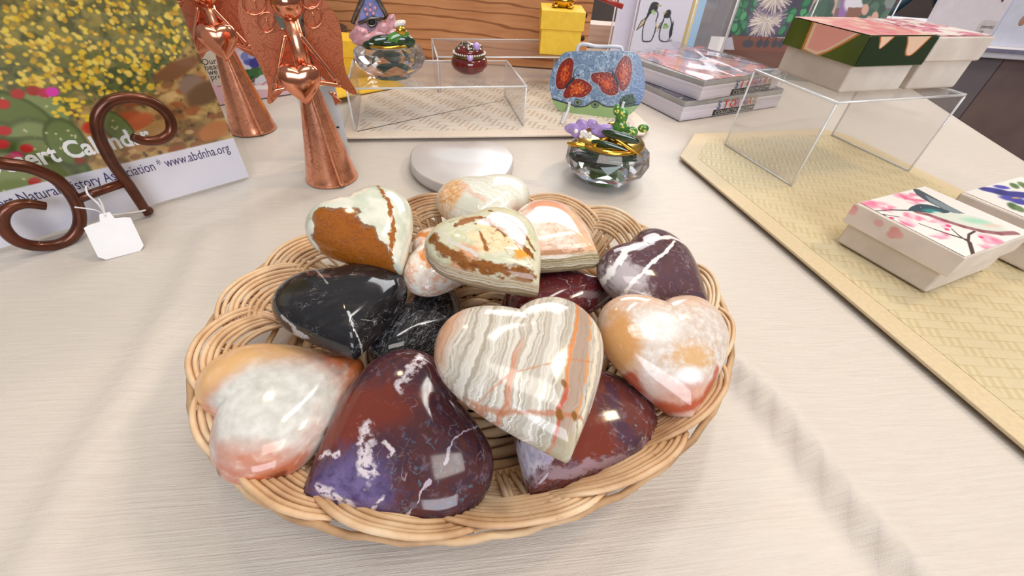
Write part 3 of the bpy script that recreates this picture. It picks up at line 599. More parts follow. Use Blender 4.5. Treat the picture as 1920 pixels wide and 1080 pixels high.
c = g.mix(g.m('MULTIPLY', stripe(.56, .035), .7), c, '#ecd9b8'); c = g.mix(g.m('MULTIPLY', g.m('MULTIPLY', stripe(-.25, .05), g.ss(y_, .35, -.05)), .7), c, '#c67b57')
c = g.mix(g.m('MULTIPLY', g.segs(xy, [(-1.0, .02), (-.76, -.25), (-.56, -.40), (-.07, -.61), (.22, -.69)], .022, 1.3, w2, .03), .75), c, '#b5704a')
c = g.mix(g.m('MULTIPLY', g.segs(xy, [(-.76, -.26), (-.38, -.12), (.21, -.10), (.56, -.16)], .011, 1.4, w2, .02), .6), c, '#c07f5c')
for p in ((-.06, -.62), (.10, -.35), (.10, -.66)): c = g.mix(g.m('MULTIPLY', g.blob(xy, *p, .035, .05, .6, w2, .4), .9), c, '#86561f')
c = g.mix(g.m('MULTIPLY', g.ss(xy[1], -.70, -.92), .6), c, '#bdb99a'); STONE['j'] = finish_stone(g, c, .09)
# k: cloudy white and peach with a red tip band
g = stone('white_peach_quartz'); xy = g.xyz(); w = g.noise(3, 5); w2 = g.noise(11, 5)
c = g.ramp(w2, [(.32, '#cbb6a6'), (.5, '#d6c8bd'), (.66, '#e2dad3')]); c = g.mix(g.m('MULTIPLY', g.blob(xy, -.85, .1, .25, .5, .9, w, .7), .85), c, '#c98b3c'); c = g.mix(g.m('MULTIPLY', g.blob(xy, .08, -.12, .30, .17, 1.4, w2, 1.0), .7), c, '#d7a257')
c = g.mix(g.m('MULTIPLY', g.ss(g.m('ADD', xy[1], g.m('MULTIPLY', w, .5)), .0, -.45), .8), c, g.ramp(w2, [(.35, '#d8a58c'), (.6, '#c27a62')])); c = g.mix(g.segs(xy, [(-.7, -.3), (-.45, -.68), (-.14, -.80), (.22, -.68), (.5, -.3)], .05, 1.5, w, .06), c, '#b55a3e')
c = g.mix(g.m('MULTIPLY', g.blob(xy, -.02, -.38, .2, .11, .8, w2, .6), .9), c, '#f3eeee'); c = g.mix(g.ss(xy[1], -.80, -.92), c, '#dcc0ae'); c = g.mix(g.m('MULTIPLY', g.ss(xy[1], .5, .8), .6), c, '#d6a27c'); c = g.mix(g.m('MULTIPLY', g.blob(xy, -.35, .3, .3, .2, .6, w2, 1.2), .5), c, '#ffffff'); STONE['k'] = finish_stone(g, c)
# l: milky white in peach and rust
g = stone('milky_white_peach_stone'); xy = g.xyz(); w = g.noise(1.9, 3.5, .45); w2 = g.noise(6, 5)
c = g.mix(g.ss(xy[0], .0, .4), '#bf6b48', '#dfb27f'); c = g.mix(g.m('MULTIPLY', g.ss(xy[1], -.35, -.8), .85), c, '#cf7340'); c = g.mix(g.m('MULTIPLY', g.ss(w2, .5, .7), .35), c, '#efd3bf')
c = g.mix(g.blob(xy, -.30, .20, .58, .80, .8, w, .6, -.25), c, g.ramp(w2, [(.3, '#bdbcb6'), (.55, '#d2d1cc'), (.75, '#e0dfdb')])); c = g.mix(g.m('MULTIPLY', g.segs(xy, [(-.65, .85), (-1.0, .4), (-.75, -.2)], .03, .9, w2, .03), g.ss(xy[2], .35, .1)), c, '#7d3b22'); STONE['l'] = finish_stone(g, c)
HL = {'a': 'pale green onyx heart with big caramel brown patch at back left', 'b': 'whitish striped onyx heart with orange corner at the very back of the pile', 'c': 'pink and cream heart with banded olive side, right of the back of the pile',
      'd': 'rose and white onyx heart mostly hidden under the green cream one', 'e': 'green and cream onyx heart with brown seams, resting on top at the centre back', 'f': 'small dark red flecked heart tucked behind the big banded heart',
      'g': 'plum coloured heart crossed by two white veins at right rim', 'h': 'black marble heart with thin white streaks at the left', 'i': 'black and white streaked marble heart half hidden in the middle',
      'j': 'large grey and cream banded onyx heart lying on top in front', 'k': 'cloudy white and peach heart with red band near its tip, at right rim', 'l': 'milky white heart with peach and rust edges at front left',
      'm': 'large dark red and purple jasper heart nearest the front', 'n': 'brownish red jasper heart with white patch, beneath the big banded heart'}
FILL = {'m': .8, 'h': .6, 'n': .4, 'f': .3, 'k': .2}
hm = heart_mesh()
hm_obj = hm.build('stone_heart', STONE['a'], loc=(0, 0, 0)); first = True
for key in 'abcdefghijklmn':
    cc, ss_, MM = HE[key]
    if first: o = hm_obj; first = False
    else: o = hm_obj.copy(); o.data = hm_obj.data.copy(); COL.objects.link(o)
    if key in FILL:
        for v_, co in zip(o.data.vertices, heart_mesh(fill=FILL[key]).v): v_.co = co
    o.data.materials.clear(); o.data.materials.append(STONE[key])
    m = np.eye(4); m[:3, :3] = np.array(MM) * np.array(ss_); m[:3, 3] = np.array(cc) + [0, 0, T0]
    o.matrix_world = Matrix(m.tolist()); tag(o, HL[key], 'stone heart', 'polished stone hearts in the wicker basket')

# ================================================================== materials shared below
def copper_mat(name, engraved, dark=(150, 78, 52), light=(240, 168, 134), rough=.24):
    g = G(name, rough, 1.0)
    if engraved:
        n = g.noise(70, 2, col=True); qq = g.N('VectorMath', [g.obj(), g.N('VectorMath', [n, (.010, .010, .010)], operation='MULTIPLY')], operation='ADD')
        cell = g.voro(75, qq); ang_ = g.m('SINE', g.m('MULTIPLY', cell, 34.0)); big = g.vein(55, .03, 2)
        h = g.m('MAXIMUM', g.ss(ang_, .80, .97), g.m('MULTIPLY', big, .7)); g.base(g.mix(g.m('MULTIPLY', h, .45), light, dark)); g.bump(h, -.18, .0003)
    else: g.base(g.ramp(g.noise(30, 2), [(.3, dark), (.5, light), (.8, light)]))
    return g.mat
M_COP = copper_mat('polished_copper', False, (205, 125, 95), (226, 150, 118), .14); M_COPE = copper_mat('engraved_copper', True); M_COPD = copper_mat('engraved_copper_wing', True, (122, 62, 44), (222, 138, 104), .32)
M_ACR = sheet('clear_acrylic', '#fafafb', refl=.09, haze=.05); M_ACRE = sheet('acrylic_edge', '#f6f6fa', refl=.2, haze=.7)  # white diffuse haze paints in the pale reflections on sheets and edges
M_HOLD = sheet('clear_holder', '#fdfdfe', refl=.02, haze=.012); M_CRY = glassy('cut_crystal', '#fdfdff', 1.55, .12)
M_GOLD = plain('gold_plate', '#e2b04a', .16, 1.0, var=.15); M_WHITE = plain('white_card', '#ece9ee', .55, var=.03); M_PAPER = plain('white_paper', '#e6e4e6', .7, var=.03)
M_INK = plain('black_ink', '#1c1a1c', .6); M_PURP = plain('purple_ink', '#3c2c66', .6); M_WHINK = plain('white_print', '#f6f5f2', .5, var=.02); M_YEL = plain('yellow_paper', '#ffcb3a', .6, var=.05, scale=120, bump=.1)
M_SILV = plain('pewter', '#8d8880', .3, 1.0, var=.3, scale=200); M_DGREEN = plain('dark_green_enamel', '#1d3a1c', .12, 0, .6, coat=.6, var=.4, scale=90); M_GREEN = plain('green_enamel', '#4f8a35', .15, 0, .6, coat=.5, var=.45, scale=110)
M_LILAC = plain('lilac_enamel', '#b99bd8', .25, coat=.4, var=.25, scale=120); M_PINK = plain('pink_enamel', '#dfa0a6', .25, coat=.4, var=.3, scale=120); M_RED = plain('red_enamel', '#b01222', .12, coat=.6)
M_PEARL = plain('pearl_bead', '#efe9df', .2, coat=.3)

# ================================================================== calendar on the left
BL, BR_ = P(0, 470), P(468, 334); U = unit(BR_ - BL); back = np.array([-U[1], U[0], 0.0])
best = min((abs(proj(BR_ + (Z3 * math.cos(a) + back * math.sin(a)) * .26)[0] - np.interp(proj(BR_ + (Z3 * math.cos(a) + back * math.sin(a)) * .26)[1], [-120, 0, 257, 334], [260, 315, 433, 468])), a) for a in np.linspace(0, .5, 60))
lean = best[1]; VL = Z3 * math.cos(lean) + back * math.sin(lean)
CW = np.linalg.norm(BR_ - BL) + .11; cp = Plane(BR_ - U * CW + Z3 * .002, U, VL)
CHT = .27
cal = thing('wall_calendar', cp.o, 'glossy desert wildflower calendar in a plastic sleeve, leaning upright at the left edge', 'calendar')
MB().box(cp.at(0, 0, -.004), cp.u * CW, cp.v * CHT, cp.n * .004).build('page_block', M_PAPER, cal)
cv = Canvas(CW, CHT, 1400, '#a98a54', cp.uv); X, Y = cv.x, cv.y; yb = [cp.uv(434, 257)[1], cp.uv(0, 362)[1]]; yband = (yb[0] + yb[1]) / 2
n1 = cv.fbm(.02, 1); n2 = cv.fbm(.006, 2); n3 = cv.fbm(.05, 3)
def tint(mask, c, a=1.0): cv.c += (cv.col(c) - cv.c) * (np.clip(mask, 0, 1) * a)[..., None]
tint((n2 - .42) * 4, '#d1aa68', .8); tint((n1 - .52) * 8, '#7b5a35', .8); tint((.38 - n2) * 9, '#58402a', .9)
q = lambda x, y: cp.uv(x, y)
bound = np.interp(X, [q(0, 250)[0], q(120, 190)[0], q(215, 175)[0], q(300, 140)[0], q(360, 120)[0]], [q(0, 165)[1], q(120, 195)[1], q(215, 185)[1], q(300, 155)[1], q(360, 100)[1]])
sh = np.clip((Y - bound + (n1 - .5) * .04) / .006, 0, 1); tint(sh, '#7d7a4a'); tint(sh * np.clip((n2 - .5) * 6, 0, 1), '#b09a52'); tint(sh * np.clip((.47 - n2) * 8, 0, 1), '#5a5a38'); tint(sh * np.clip((n1 - .55) * 8, 0, 1), '#c9a545', .6)
far = sh * np.clip((Y - q(150, 75)[1]) / .07, 0, 1); tint(far * np.clip((n3 - .3) * 4, 0, 1), '#8c7a4c', .8); tint(far * np.clip((n1 - .55) * 9, 0, 1), '#594d36', .9); near_ = sh * np.clip(1.3 - (Y - bound) / .05, 0, 1); tint(near_ * np.clip((n1 - .48) * 7, 0, 1), '#55603a', .85); tint(near_ * np.clip((n2 - .56) * 9, 0, 1), '#3c4630', .7)
rs = np.random.default_rng(11)
for _ in range(5200):
    a, b = rs.random() * CW, rs.random() * CHT
    i, j = int(b / CHT * (cv.ny - 1)), int(a / CW * (cv.nx - 1))
    if sh[i, j] < .6: continue
    d = (b - bound[i, j]) / .15; s = np.clip(.0026 - .0017 * d, .0009, .0026) * rs.uniform(.5, 1.1)
    cv.ell(a, b, s, s * .8, ['#e8c23a', '#f1d45c', '#d9ab33', '#f0cd62', '#c99c36'][rs.integers(5)], rs.uniform(0, 3), .5, .95, px=False)
for _ in range(150):
    a, b = q(rs.uniform(180, 420), rs.uniform(130, 300)); s = rs.uniform(.002, .007)
    if 0 < a < CW and yband < b < CHT and sh[int(b / CHT * (cv.ny - 1)), int(a / CW * (cv.nx - 1))] < .4: cv.ell(a, b, s, s * .55, ['#c2935a', '#b98352', '#8d5f3c', '#d3ab74', '#9f5a35'][rs.integers(5)], rs.uniform(-.3, .3), .4, .85, px=False)
for p in [(230, 232, .017, .008, '#b5532c'), (262, 228, .012, .006, '#c4643a'), (170, 240, .006, .005, '#c9432a'), (400, 245, .016, .008, '#b8733f'), (360, 160, .012, .009, '#8a7060'), (385, 175, .02, .009, '#6e5138'), (330, 130, .022, .006, '#7c5236'), (300, 240, .02, .006, '#b58850')]: cv.ell(*p[:2], p[2], p[3], p[4], .3, .4)
pads = [(20, 235, .022, .03, .5), (85, 215, .014, .02, -.1), (38, 220, .014, .022, .5), (10, 285, .02, .026, .2), (70, 275, .018, .022, -.4), (45, 310, .02, .022, .2), (95, 300, .016, .022, .6), (5, 330, .024, .02, 0), (115, 330, .02, .016, .3), (220, 240, .009, .016, .2), (60, 345, .03, .02, 0), (125, 268, .012, .02, -.2)]
for i, (px, py, rx, ry, ro) in enumerate(pads):
    cv.ell(px, py, rx * 1.06, ry * 1.06, '#2f3a1c', ro, .15); cv.ell(px, py, rx, ry, ['#76844a', '#85935c', '#66773e'][i % 3], ro, .3)
    a0, b0 = cp.uv(px, py)
    for _ in range(10): cv.ell(a0 + rs.uniform(-.7, .7) * rx, b0 + rs.uniform(-.7, .7) * ry, .0009, .0009, '#c9c58e', px=False)
for p in [(5, 195, '#c4302c'), (33, 176, '#b53430'), (62, 170, '#a93a35'), (84, 174, '#c23a55'), (98, 172, '#e23fb0'), (8, 245, '#c22a2a'), (50, 278, '#c0302f'), (30, 292, '#d42f6a'), (15, 300, '#c02a3a'), (4, 270, '#d03a3a'), (65, 340, '#b5322c'), (150, 300, '#8c3a24')]: cv.ell(p[0], p[1], .0042, .0034, p[2], .4, .4)
for _ in range(26): cv.ell(rs.uniform(100, 175), rs.uniform(180, 225), .0018, .0014, '#eec93f', 0, .5)
band = np.clip((yband - Y) / .0008 + .5, 0, 1); cv.c += (cv.col('#e9e6f0') - cv.c) * band[..., None]
cv.build('cover_print', cp, cal, .22, coat=.3)
q1 = cp.uv(8, 322); q2 = cp.uv(284, 262); cap = (cp.uv(130, 276) - cp.uv(138, 302))[1]
text('Desert Calendar', .021, cp, (q1[0] - .012, (q1[1] + q2[1]) / 2 - .001), M_WHINK, cal, bold=.0006, width=q2[0] - q1[0] + .012)
w2 = cp.uv(430, 283); w1 = cp.uv(0, 393)
text('Desert Natural History Association * www.abdnha.org', .0135, cp, (w2[0] - (w2[0] - w1[0] + .045) * .86, (w1[1] + w2[1]) / 2), M_PURP, cal, width=(w2[0] - w1[0] + .045) * .86)
dd = cp.uv(52, 432); MB().lathe((0, 0, 0), [(.0022, 0), (.0022, .0006)], 16).build('punch_hole', M_INK, cal); h = cal.children[-1]
h.location = Vector((cp.at(dd[0], dd[1], .0006) - cp.o).tolist()); h.rotation_euler = cp.mat().to_euler()
MB().box(cp.at(-.004, -.001, .0012), cp.u * (CW + .012), cp.v * CHT, cp.n * .0002).build('plastic_sleeve', sheet('clear_sleeve', '#fdfdfd', refl=.02), cal)

# ---- scroll easel with its blank tag
ep = Plane(P(75, 474), P(277, 405) - P(75, 474), Z3); g = G('bronze_iron', .3, .55, .5, coat=.25); g.base(g.ramp(g.noise(40, 3), [(.3, '#43200f'), (.6, '#65331f'), (.8, '#7a472e')])); M_IRON = g.mat
es = thing('plate_easel', P(170, 440), 'brown scrolled iron easel standing in front of the calendar', 'easel')
def E(px, py, d=0.0): return ep.pt(px, py) - ep.n * d * .35 + Z3 * .004
r_ = 9.5 * mpx(E(150, 400))
right = [E(276, 400), E(250, 360), E(215, 312, -.002), E(190, 262, -.004), (E(187, 225, -.006)), E(208, 198, -.008), E(245, 190, -.010), E(285, 198, -.012), E(315, 222, -.014), E(320, 250, -.016), E(300, 266, -.018), E(270, 268, -.02), E(246, 260, -.022)]
MB().tube(spline(right, 10), np.interp(np.linspace(0, 1, 121), [0, .1, .85, 1], [r_ * .95, r_ * 1.05, r_, r_ * .75]), 12).build('scroll_arm', M_IRON, es)
left = [E(-60, 285, -.004), E(0, 312, -.003), E(60, 322, -.002), E(112, 345), E(143, 378), E(155, 412), E(148, 442), E(120, 463), E(75, 468), E(35, 457), E(12, 430), E(18, 403), E(50, 390), E(92, 394)]
MB().tube(spline(left, 10), np.interp(np.linspace(0, 1, 131), [0, .1, .85, 1], [r_ * 1.05, r_ * 1.1, r_, r_ * .8]), 12).build('scroll_arm', M_IRON, es)
MB().tube([E(140, 385), E(185, 368), E(236, 350)], r_ * .85, 10).build('crossbar', M_IRON, es)
MB().tube(spline([E(278, 399), E(283, 402), E(272, 406)], 8), r_ * .9, 8).build('foot', M_IRON, es)
tp0 = P(212, 440, .012); tpl = Plane(P(188, 490, .001), P(266, 470, .001) - P(188, 490, .001), unit(np.array([-.35, .55, .75])))
tg = thing('price_tag', tpl.o, 'blank white price tag hanging from the scrolled iron easel', 'price tag')
cs = [tpl.uv(*p) for p in [(188, 488), (267, 468), (252, 404), (208, 396), (157, 410), (166, 470)]]
w_ = np.linalg.norm(tpl.pt(267, 468) - tpl.pt(180, 488)); hgt = tpl.uv(205, 398)[1]
shape = [(.004, 0), (w_ - .004, 0), (w_, .004), (w_, hgt * .78), (w_ - .004, hgt * .82), (w_ * .68, hgt * .84), (w_ * .64, hgt), (w_ * .42, hgt), (w_ * .36, hgt * .84), (.004, hgt * .82), (0, hgt * .78), (0, .004)]
MB().prism([tpl.at(a, b) for a, b in shape], tpl.n * .0006).build('tag_card', M_PAPER, tg)
kn = tpl.at(w_ * .53, hgt * .93, .001)
MB().tube(spline([kn, E(185, 385, -.02), E(167, 368, -.012), E(172, 360, .012), E(190, 380, -.01), kn + [0, 0, .001]], 8), .0009, 6).build('string', M_PAPER, tg)
MB().tube(spline([kn, E(180, 396, -.02), E(142, 392, -.014)], 8), .0007, 6).tube(spline([kn, E(235, 402, -.02), E(272, 398, -.012), E(278, 394, .008)], 8), .0009, 6).build('string', M_PAPER, tg)

# ================================================================== copper angels
def angel(name, base_px, rpx, axis_px, heart_px, heart_r, wings, arms, rings, label, head=None, mirror=None):
    b0 = P(*base_px); s = mpx(b0); R0 = rpx * s; xy = b0[:2]; t = thing('angel_figurine', b0, label, 'angel figurine', 'copper angels on the table')
    zh = zat(xy, heart_px[1]); zn = zat(xy, axis_px[1]); c = np.array([xy[0], xy[1], T0])
    prof = [(R0, 0), (R0, .0015)] + [(R0 * (1 - .70 * (z / zh) ** .92), z) for z in np.linspace(.004, zh, 14)]
    M = MB().lathe(c, prof, 40); M.lathe(c, [(R0 * .97, .0005), (R0 * .95, .001)], 40, caps=False); M.build('skirt', M_COPE, t)
    fr = facing(c); fs = facing(c, -.004)
    MB().tube(spline([fs.at(.0, zh * .98, .006), fs.at(.004, zh * .5, R0 * .52), fs.at(.008, .002, R0 * .85)], 10), np.linspace(.002, .0035, 21), 6).build('skirt_seam', M_COPE, t)
    MB().lathe(c, [(R0 * .30, zh * .97), (R0 * .27, zh + (zn - zh) * .5), (R0 * .22, zn + .006)], 24).build('bodice', M_COPE, t)
    head = 28 * mpx((xy[0], xy[1], T0 + zn)); MB().sph((xy[0], xy[1], T0 + zn + (head or .016)), head or .016, nu=24, nv=16).build('head', M_COP, t)
    wp = facing(c, R0 * .75)
    for side, pts in wings:
        pp = spline([np.array([*wp.uv(*p), 0]) for p in pts], 6, True); cen = np.mean(pp[:, 0]); bow = lambda a, b: -.012 * ((a - 0) / .05) ** 2 * 0 - .004 * math.cos(a * 60)
        MB().prism([wp.at(a, b) for a, b, _ in pp], wp.n * .0009).build('wing', M_COPD, t)
    ap = facing(c, -.010)
    for pts in arms:
        pp = [ap.pt(*p) for p in pts]; pp[0] = pp[0] - ap.n * .006; path = np.vstack([np.linspace(pp[0], pp[1], 14)[:-1], spline([pp[1] + (pp[0] - pp[1]) * .08, pp[1] + (pp[0] - pp[1]) * .01, pp[1] + (pp[2] - pp[1]) * .1], 5), np.linspace(pp[1] + (pp[2] - pp[1]) * .12, pp[2], 10)])
        MB().tube(path, 4.5 * mpx(path[8]), 10).build('arm', M_COP, t)
    hp = facing(c, -.018); hc = hp.pt(*heart_px); m = heart_mesh(12, 12, .9); r = heart_r * mpx(hc); ml = MB()
    tl = math.radians(6); ml.add([hc + hp.u * x * r + (hp.v * math.cos(tl) - hp.n * math.sin(tl)) * (y * r) + hp.n * z * r * .45 for x, y, z in m.v], m.f); ml.build('held_heart', M_COP, t)
    rp = facing(c, R0 * .55)
    for (cx, cy, rx, ry) in rings:
        ring = [rp.pt(cx + rx * math.cos(a), cy + ry * math.sin(a)) for a in np.linspace(0, 2 * math.pi, 40, endpoint=False)]
        M = MB().tube(ring, 1.5 * mpx(ring[0]), 6, closed=True); M.tube([rp.pt(cx - 2, cy - ry * .55), rp.pt(cx + 4, cy + ry * .4)], 1.2 * mpx(ring[0]), 5); M.build('hair_curl', M_COP, t)
    if mirror:
        mp_ = facing(c, R0 * .3); g = plain('silver_disc', '#cfd6c8', .08, 1.0, var=.1); disc = [mp_.pt(mirror[0] + mirror[2] * math.cos(a), mirror[1] + mirror[3] * math.sin(a)) for a in np.linspace(0, 2 * math.pi, 48, endpoint=False)]
        MB().prism(disc, mp_.n * .001).build('halo_disc', g, t)
    return t
angel('a', (475, 241), 40, (388, 12), (412, 78), 33, [('l', [(314, -2), (322, 25), (343, 70), (362, 112), (374, 116), (395, 80), (400, 40), (392, -20), (330, -30)]), ('r', [(398, 0), (440, -8), (472, 30), (492, 80), (497, 112), (480, 108), (450, 92), (420, 62), (402, 30)])],
      [[(372, 14), (359, 103), (394, 88)], [(394, 14), (469, 92), (436, 82)]], [(335, -12, 16, 16)], 'copper angel at back left, half in front of the desert calendar', .018)
angel('b', (623, 332), 46, (541, 38), (565, 157), 37, [('l', [(456, -30), (447, 25), (466, 80), (490, 130), (502, 160), (501, 190), (509, 193), (522, 180), (545, 150), (562, 90), (545, 20), (520, -40), (485, -50)]), ('r', [(600, -8), (618, 12), (633, 35), (641, 68), (644, 112), (651, 142), (669, 173), (660, 176), (640, 164), (605, 146), (580, 100), (570, 40), (575, -30)])],
      [[(535, 68), (514, 170), (548, 162)], [(559, 64), (637, 160), (598, 154)]], [(477, 6, 22, 22), (500, 42, 16, 19), (581, -2, 19, 19), (587, 33, 17, 20)], 'copper angel in front, nearest the stone hearts', .019, (541, 14, 27, 46))
# cards by the angels
cb = P(408, 198); ce = P(560, 174); kp = Plane(cb + Z3 * .0005, ce - cb, Z3 + .06 * np.array([-(ce - cb)[1], (ce - cb)[0], 0]) / np.linalg.norm(ce - cb))
kw = np.linalg.norm(ce - cb); kh = kp.uv(367, 112)[1] + .03
kt = thing('greeting_card_box', kp.o, 'pink boxed card with blue iris and printed verse between the copper angels', 'card box')
MB().box(kp.at(0, 0, -.012), kp.u * kw, kp.v * kh, kp.n * .012).build('box_body', M_WHITE, kt)
cv = Canvas(kw, kh, 1500, '#e3bccb', kp.uv); X, Y = cv.x, cv.y; cv.poly([(362, 100), (402, 160), (438, 160), (438, 60), (362, 60)], '#d9d0c6'); cv.poly([(445, 96), (560, 92), (560, 140), (470, 160)], '#d8d9ea')
for p in [(462, 140, 12, '#2f5a34'), (478, 136, 14, '#39683a'), (492, 133, 9, '#4a7c44'), (470, 150, 9, '#2a4a30')]: cv.ell(p[0], p[1], p[2] * mpx(cb), p[2] * mpx(cb) * .6, p[3], .5)
for p in [(468, 112, 12, '#5b5fb5'), (478, 118, 11, '#3c3c96'), (460, 105, 9, '#7f8ad0'), (486, 108, 9, '#4a49a5'), (472, 104, 7, '#a9b2e2'), (494, 112, 8, '#6f73c4')]: cv.ell(p[0], p[1], p[2] * mpx(cb), p[2] * mpx(cb) * .7, p[3], .4)
cv.line([(408, 162), (440, 158), (470, 152), (478, 146), (476, 158), (486, 164), (500, 152), (520, 150)], .0006, '#9d6d80'); cv.line([(470, 164), (520, 163)], .0032, '#f3eef3')
cv.build('front_print', kp, kt, .35)
for i, (s_, px, py) in enumerate([('Our hearts', 380, 122), ('bear it', 385, 132), ('we know', 391, 141), ('precious', 396, 150)]): text(s_, .011, kp, kp.uv(px, py), M_INK, kt)
a2 = P(623, 332); tp = facing(a2 + np.array([.0, .06, 0])); c0 = tp.uv(560, 195)[0]; c1 = tp.uv(636, 195)[0]
tc_ = thing('swing_tag', tp.at((c0 + c1) / 2, 0), 'white printed swing tag with copper raffia tassel behind the front copper angel', 'swing tag')
MB().box(tp.at(c0, .0002), tp.u * (c1 - c0), tp.v * .085, -tp.n * .0008).build('tag_card', M_PAPER, tc_)
for a, b, w_, h_ in ((c1 - .024, .058, .0016, .022), (c1 - .019, .058, .0022, .020), (c1 - .016, .036, .010, .0022), (c1 - .014, .029, .005, .0022)): MB().box(tp.at(a, b, .0002), tp.u * w_, tp.v * h_, tp.n * .0002).build('printed_mark', M_INK, tc_)
kx = facing(a2 + np.array([0, .045, 0])); M = MB()
for k in range(7): M.tube(spline([kx.pt(617, 172), kx.pt(625 + k * .6, 182), kx.pt(630 + k * 1.6, 197 - k)], 5), .0011, 5)
M.sph(kx.pt(626, 178), .0032); M.build('raffia_tassel', M_COP, tc_)

# ================================================================== clear risers behind the basket
def riser(name, fl, fr_, bl, z, label, group='clear acrylic display risers'):
    fl, fr_, bl = (np.asarray(p, float) for p in (fl, fr_, bl)); u = unit(fr_ - fl); w = np.linalg.norm(fr_ - fl); v = np.cross(Z3, u); d = abs((bl - fl) @ v); th = .003
    o = np.array([fl[0], fl[1], T0]); t = thing('display_riser', o + u * w / 2 + v * d / 2, label, 'display riser', group); zz = Z3 * (z - th)
    MB().box(o + zz, u * w, v * d, Z3 * th).build('top_sheet', M_ACR, t); e = .0012
    for s_ in (0, w - th): MB().box(o + u * s_ + Z3 * .0076, u * th, v * d, Z3 * (z - th - .0076)).build('side_sheet', M_ACR, t)
    M = MB(); rr = .0016
    c8 = [o + zz + Z3 * th / 2 + q for q in (u * 0, u * w, u * w + v * d, v * d)]
    for a, b in ((0, 1), (2, 3)): M.tube([c8[a], c8[b]], rr * .8, 6)
    for k in (0, 1):
        for q in (0, d): M.tube([o + u * (w if k else 0) + v * q + Z3 * .0076, o + u * (w if k else 0) + v * q + Z3 * (z - th)], rr * .8, 6)
        M.tube([c8[1] if k else c8[0], c8[2] if k else c8[3]], rr, 6); M.tube([o + u * (w if k else 0) + Z3 * .008, o + u * (w if k else 0) + v * d + Z3 * .008], rr * .6, 6)
    M.build('polished_edge', M_ACRE, t); return t, o, u, v
RZ = .064
riser('b', P(649, 164, RZ), P(987, 160, RZ), P(651, 112, RZ), RZ, 'low clear acrylic riser under the crystal birdhouse box and red trinket pot')
rc = riser('c', P(820, 105, RZ), P(1085, 106, RZ), P(818, 71, RZ), RZ, 'clear acrylic riser under the yellow gift box, in front of the wooden crate')
RA, RB, RC_ = P(1354, 280), P(1478, 358), P(1697, 330); RZ2 = .109
riser('r', (*RB[:2], T0), (*RC_[:2], T0), (*RA[:2], T0), RZ2, 'tall clear acrylic riser on the gold placemat under the watermelon box')

# ================================================================== wooden crate
g = G('knotty_pine', .5, spec=.35); q = g.obj(); n = g.noise(3, 3, v=g.map(scale=(1, 1, 6))); rr = g.m('SINE', g.m('ADD', g.m('MULTIPLY', g.xyz(q)[2], 330), g.m('ADD', g.m('MULTIPLY', g.xyz(q)[0], 9), g.m('MULTIPLY', n, 16))))
g.base(g.mix(g.ss(rr, .72, .98), g.ramp(g.noise(9, 4, v=g.map(scale=(1, 1, 8))), [(.3, '#b97a4c'), (.6, '#cd9060'), (.8, '#dba873')]), '#925a34')); g.bump(rr, .05, .001); M_PINE = g.mat
wl = P(740, 109); yw = max(wl[1], P(818, 71, RZ)[1] + .006); wx0 = P(600, 109)[0]; wx1 = facing((0, yw, T0)).o[0]
pw = Plane((0, yw, T0), (1, 0, 0), Z3); x1 = pw.pt(1103, 70)[0]; x0 = -.42
cr = thing('wooden_crate', ((x0 + x1) / 2, yw, T0), 'honey coloured pine crate standing behind the clear risers', 'crate')
MB().box((x0, yw, T0 + .001), (x1 - x0, 0, 0), (0, .016, 0), (0, 0, .22)).build('front_panel', M_PINE, cr, bevel=.001)
for xx in (x0, x1 - .016): MB().box((xx, yw + .016, T0 + .001), (.016, 0, 0), (0, .2, 0), (0, 0, .22)).build('side_panel', M_PINE, cr, bevel=.001)
MB().box((x0, yw + .216, T0 + .001), (x1 - x0, 0, 0), (0, .016, 0), (0, 0, .22)).build('back_panel', M_PINE, cr, bevel=.001)
for py in (29, 72, -15):
    c = pw.pt(1097 - (py - 29) * .12, py); MB().ball(c, (.005, 0, 0), (0, 0, .005), (0, .0025, 0)).build('screw', plain('dark_screw', '#3a2a22', .4, .6), cr)
g = G('pale_wood', .5); g.base(g.ramp(g.noise(12, 4, v=g.map(scale=(1, 1, 9))), [(.3, '#a58878'), (.7, '#c4aa9b')])); M_PALE = g.mat
pb = Plane((0, 1.22, T0), (1, 0, 0), Z3); a0, a1 = pb.pt(1096, 60)[0], pb.pt(1168, 60)[0]; zt = pb.pt(1103, 46)[2]
bx = thing('wooden_block', ((a0 + a1) / 2, 1.26, T0), 'small pale wooden block behind the butterfly glass plate', 'wooden block')
MB().box((a0, 1.22, T0 + .001), (a1 - a0, 0, 0), (0, .06, 0), (0, 0, zt - T0)).build('block_body', M_PALE, bx, bevel=.001)

# ---- yellow gift box with gold figure, and more yellow packaging
def gift_box(o, u, w, d, h, lid, label, group='yellow gift boxes'):
    u = unit(u); v = np.cross(Z3, u); t = thing('gift_box', o + u * w / 2 + v * d / 2, label, 'gift box', group); i = .0012
    MB().box(o + Z3 * .0005 + u * i + v * i, u * (w - 2 * i), v * (d - 2 * i), Z3 * (h - .004)).build('box_base', M_YEL, t, bevel=.0008)
    MB().box(o - u * i - v * i + Z3 * (h - lid), u * (w + 2 * i), v * (d + 2 * i), Z3 * lid).build('lid', M_YEL, t, bevel=.001); return t
yo = P(1010, 102, RZ); u = np.array([1, 0.02, 0]); w = 76 * mpx(yo) * 1.0; hh = zat(yo[:2], 18) - RZ; yo[2] = T0 + RZ
gift_box(yo, u, w, .075, hh, hh * .42, 'tall yellow gift box with lid standing on the clear riser before the crate')
fx = yo + np.array([w * .5, .036, hh]); fg = thing('gold_figurine', fx, 'small gold figurine standing on top of the yellow gift box', 'figurine')
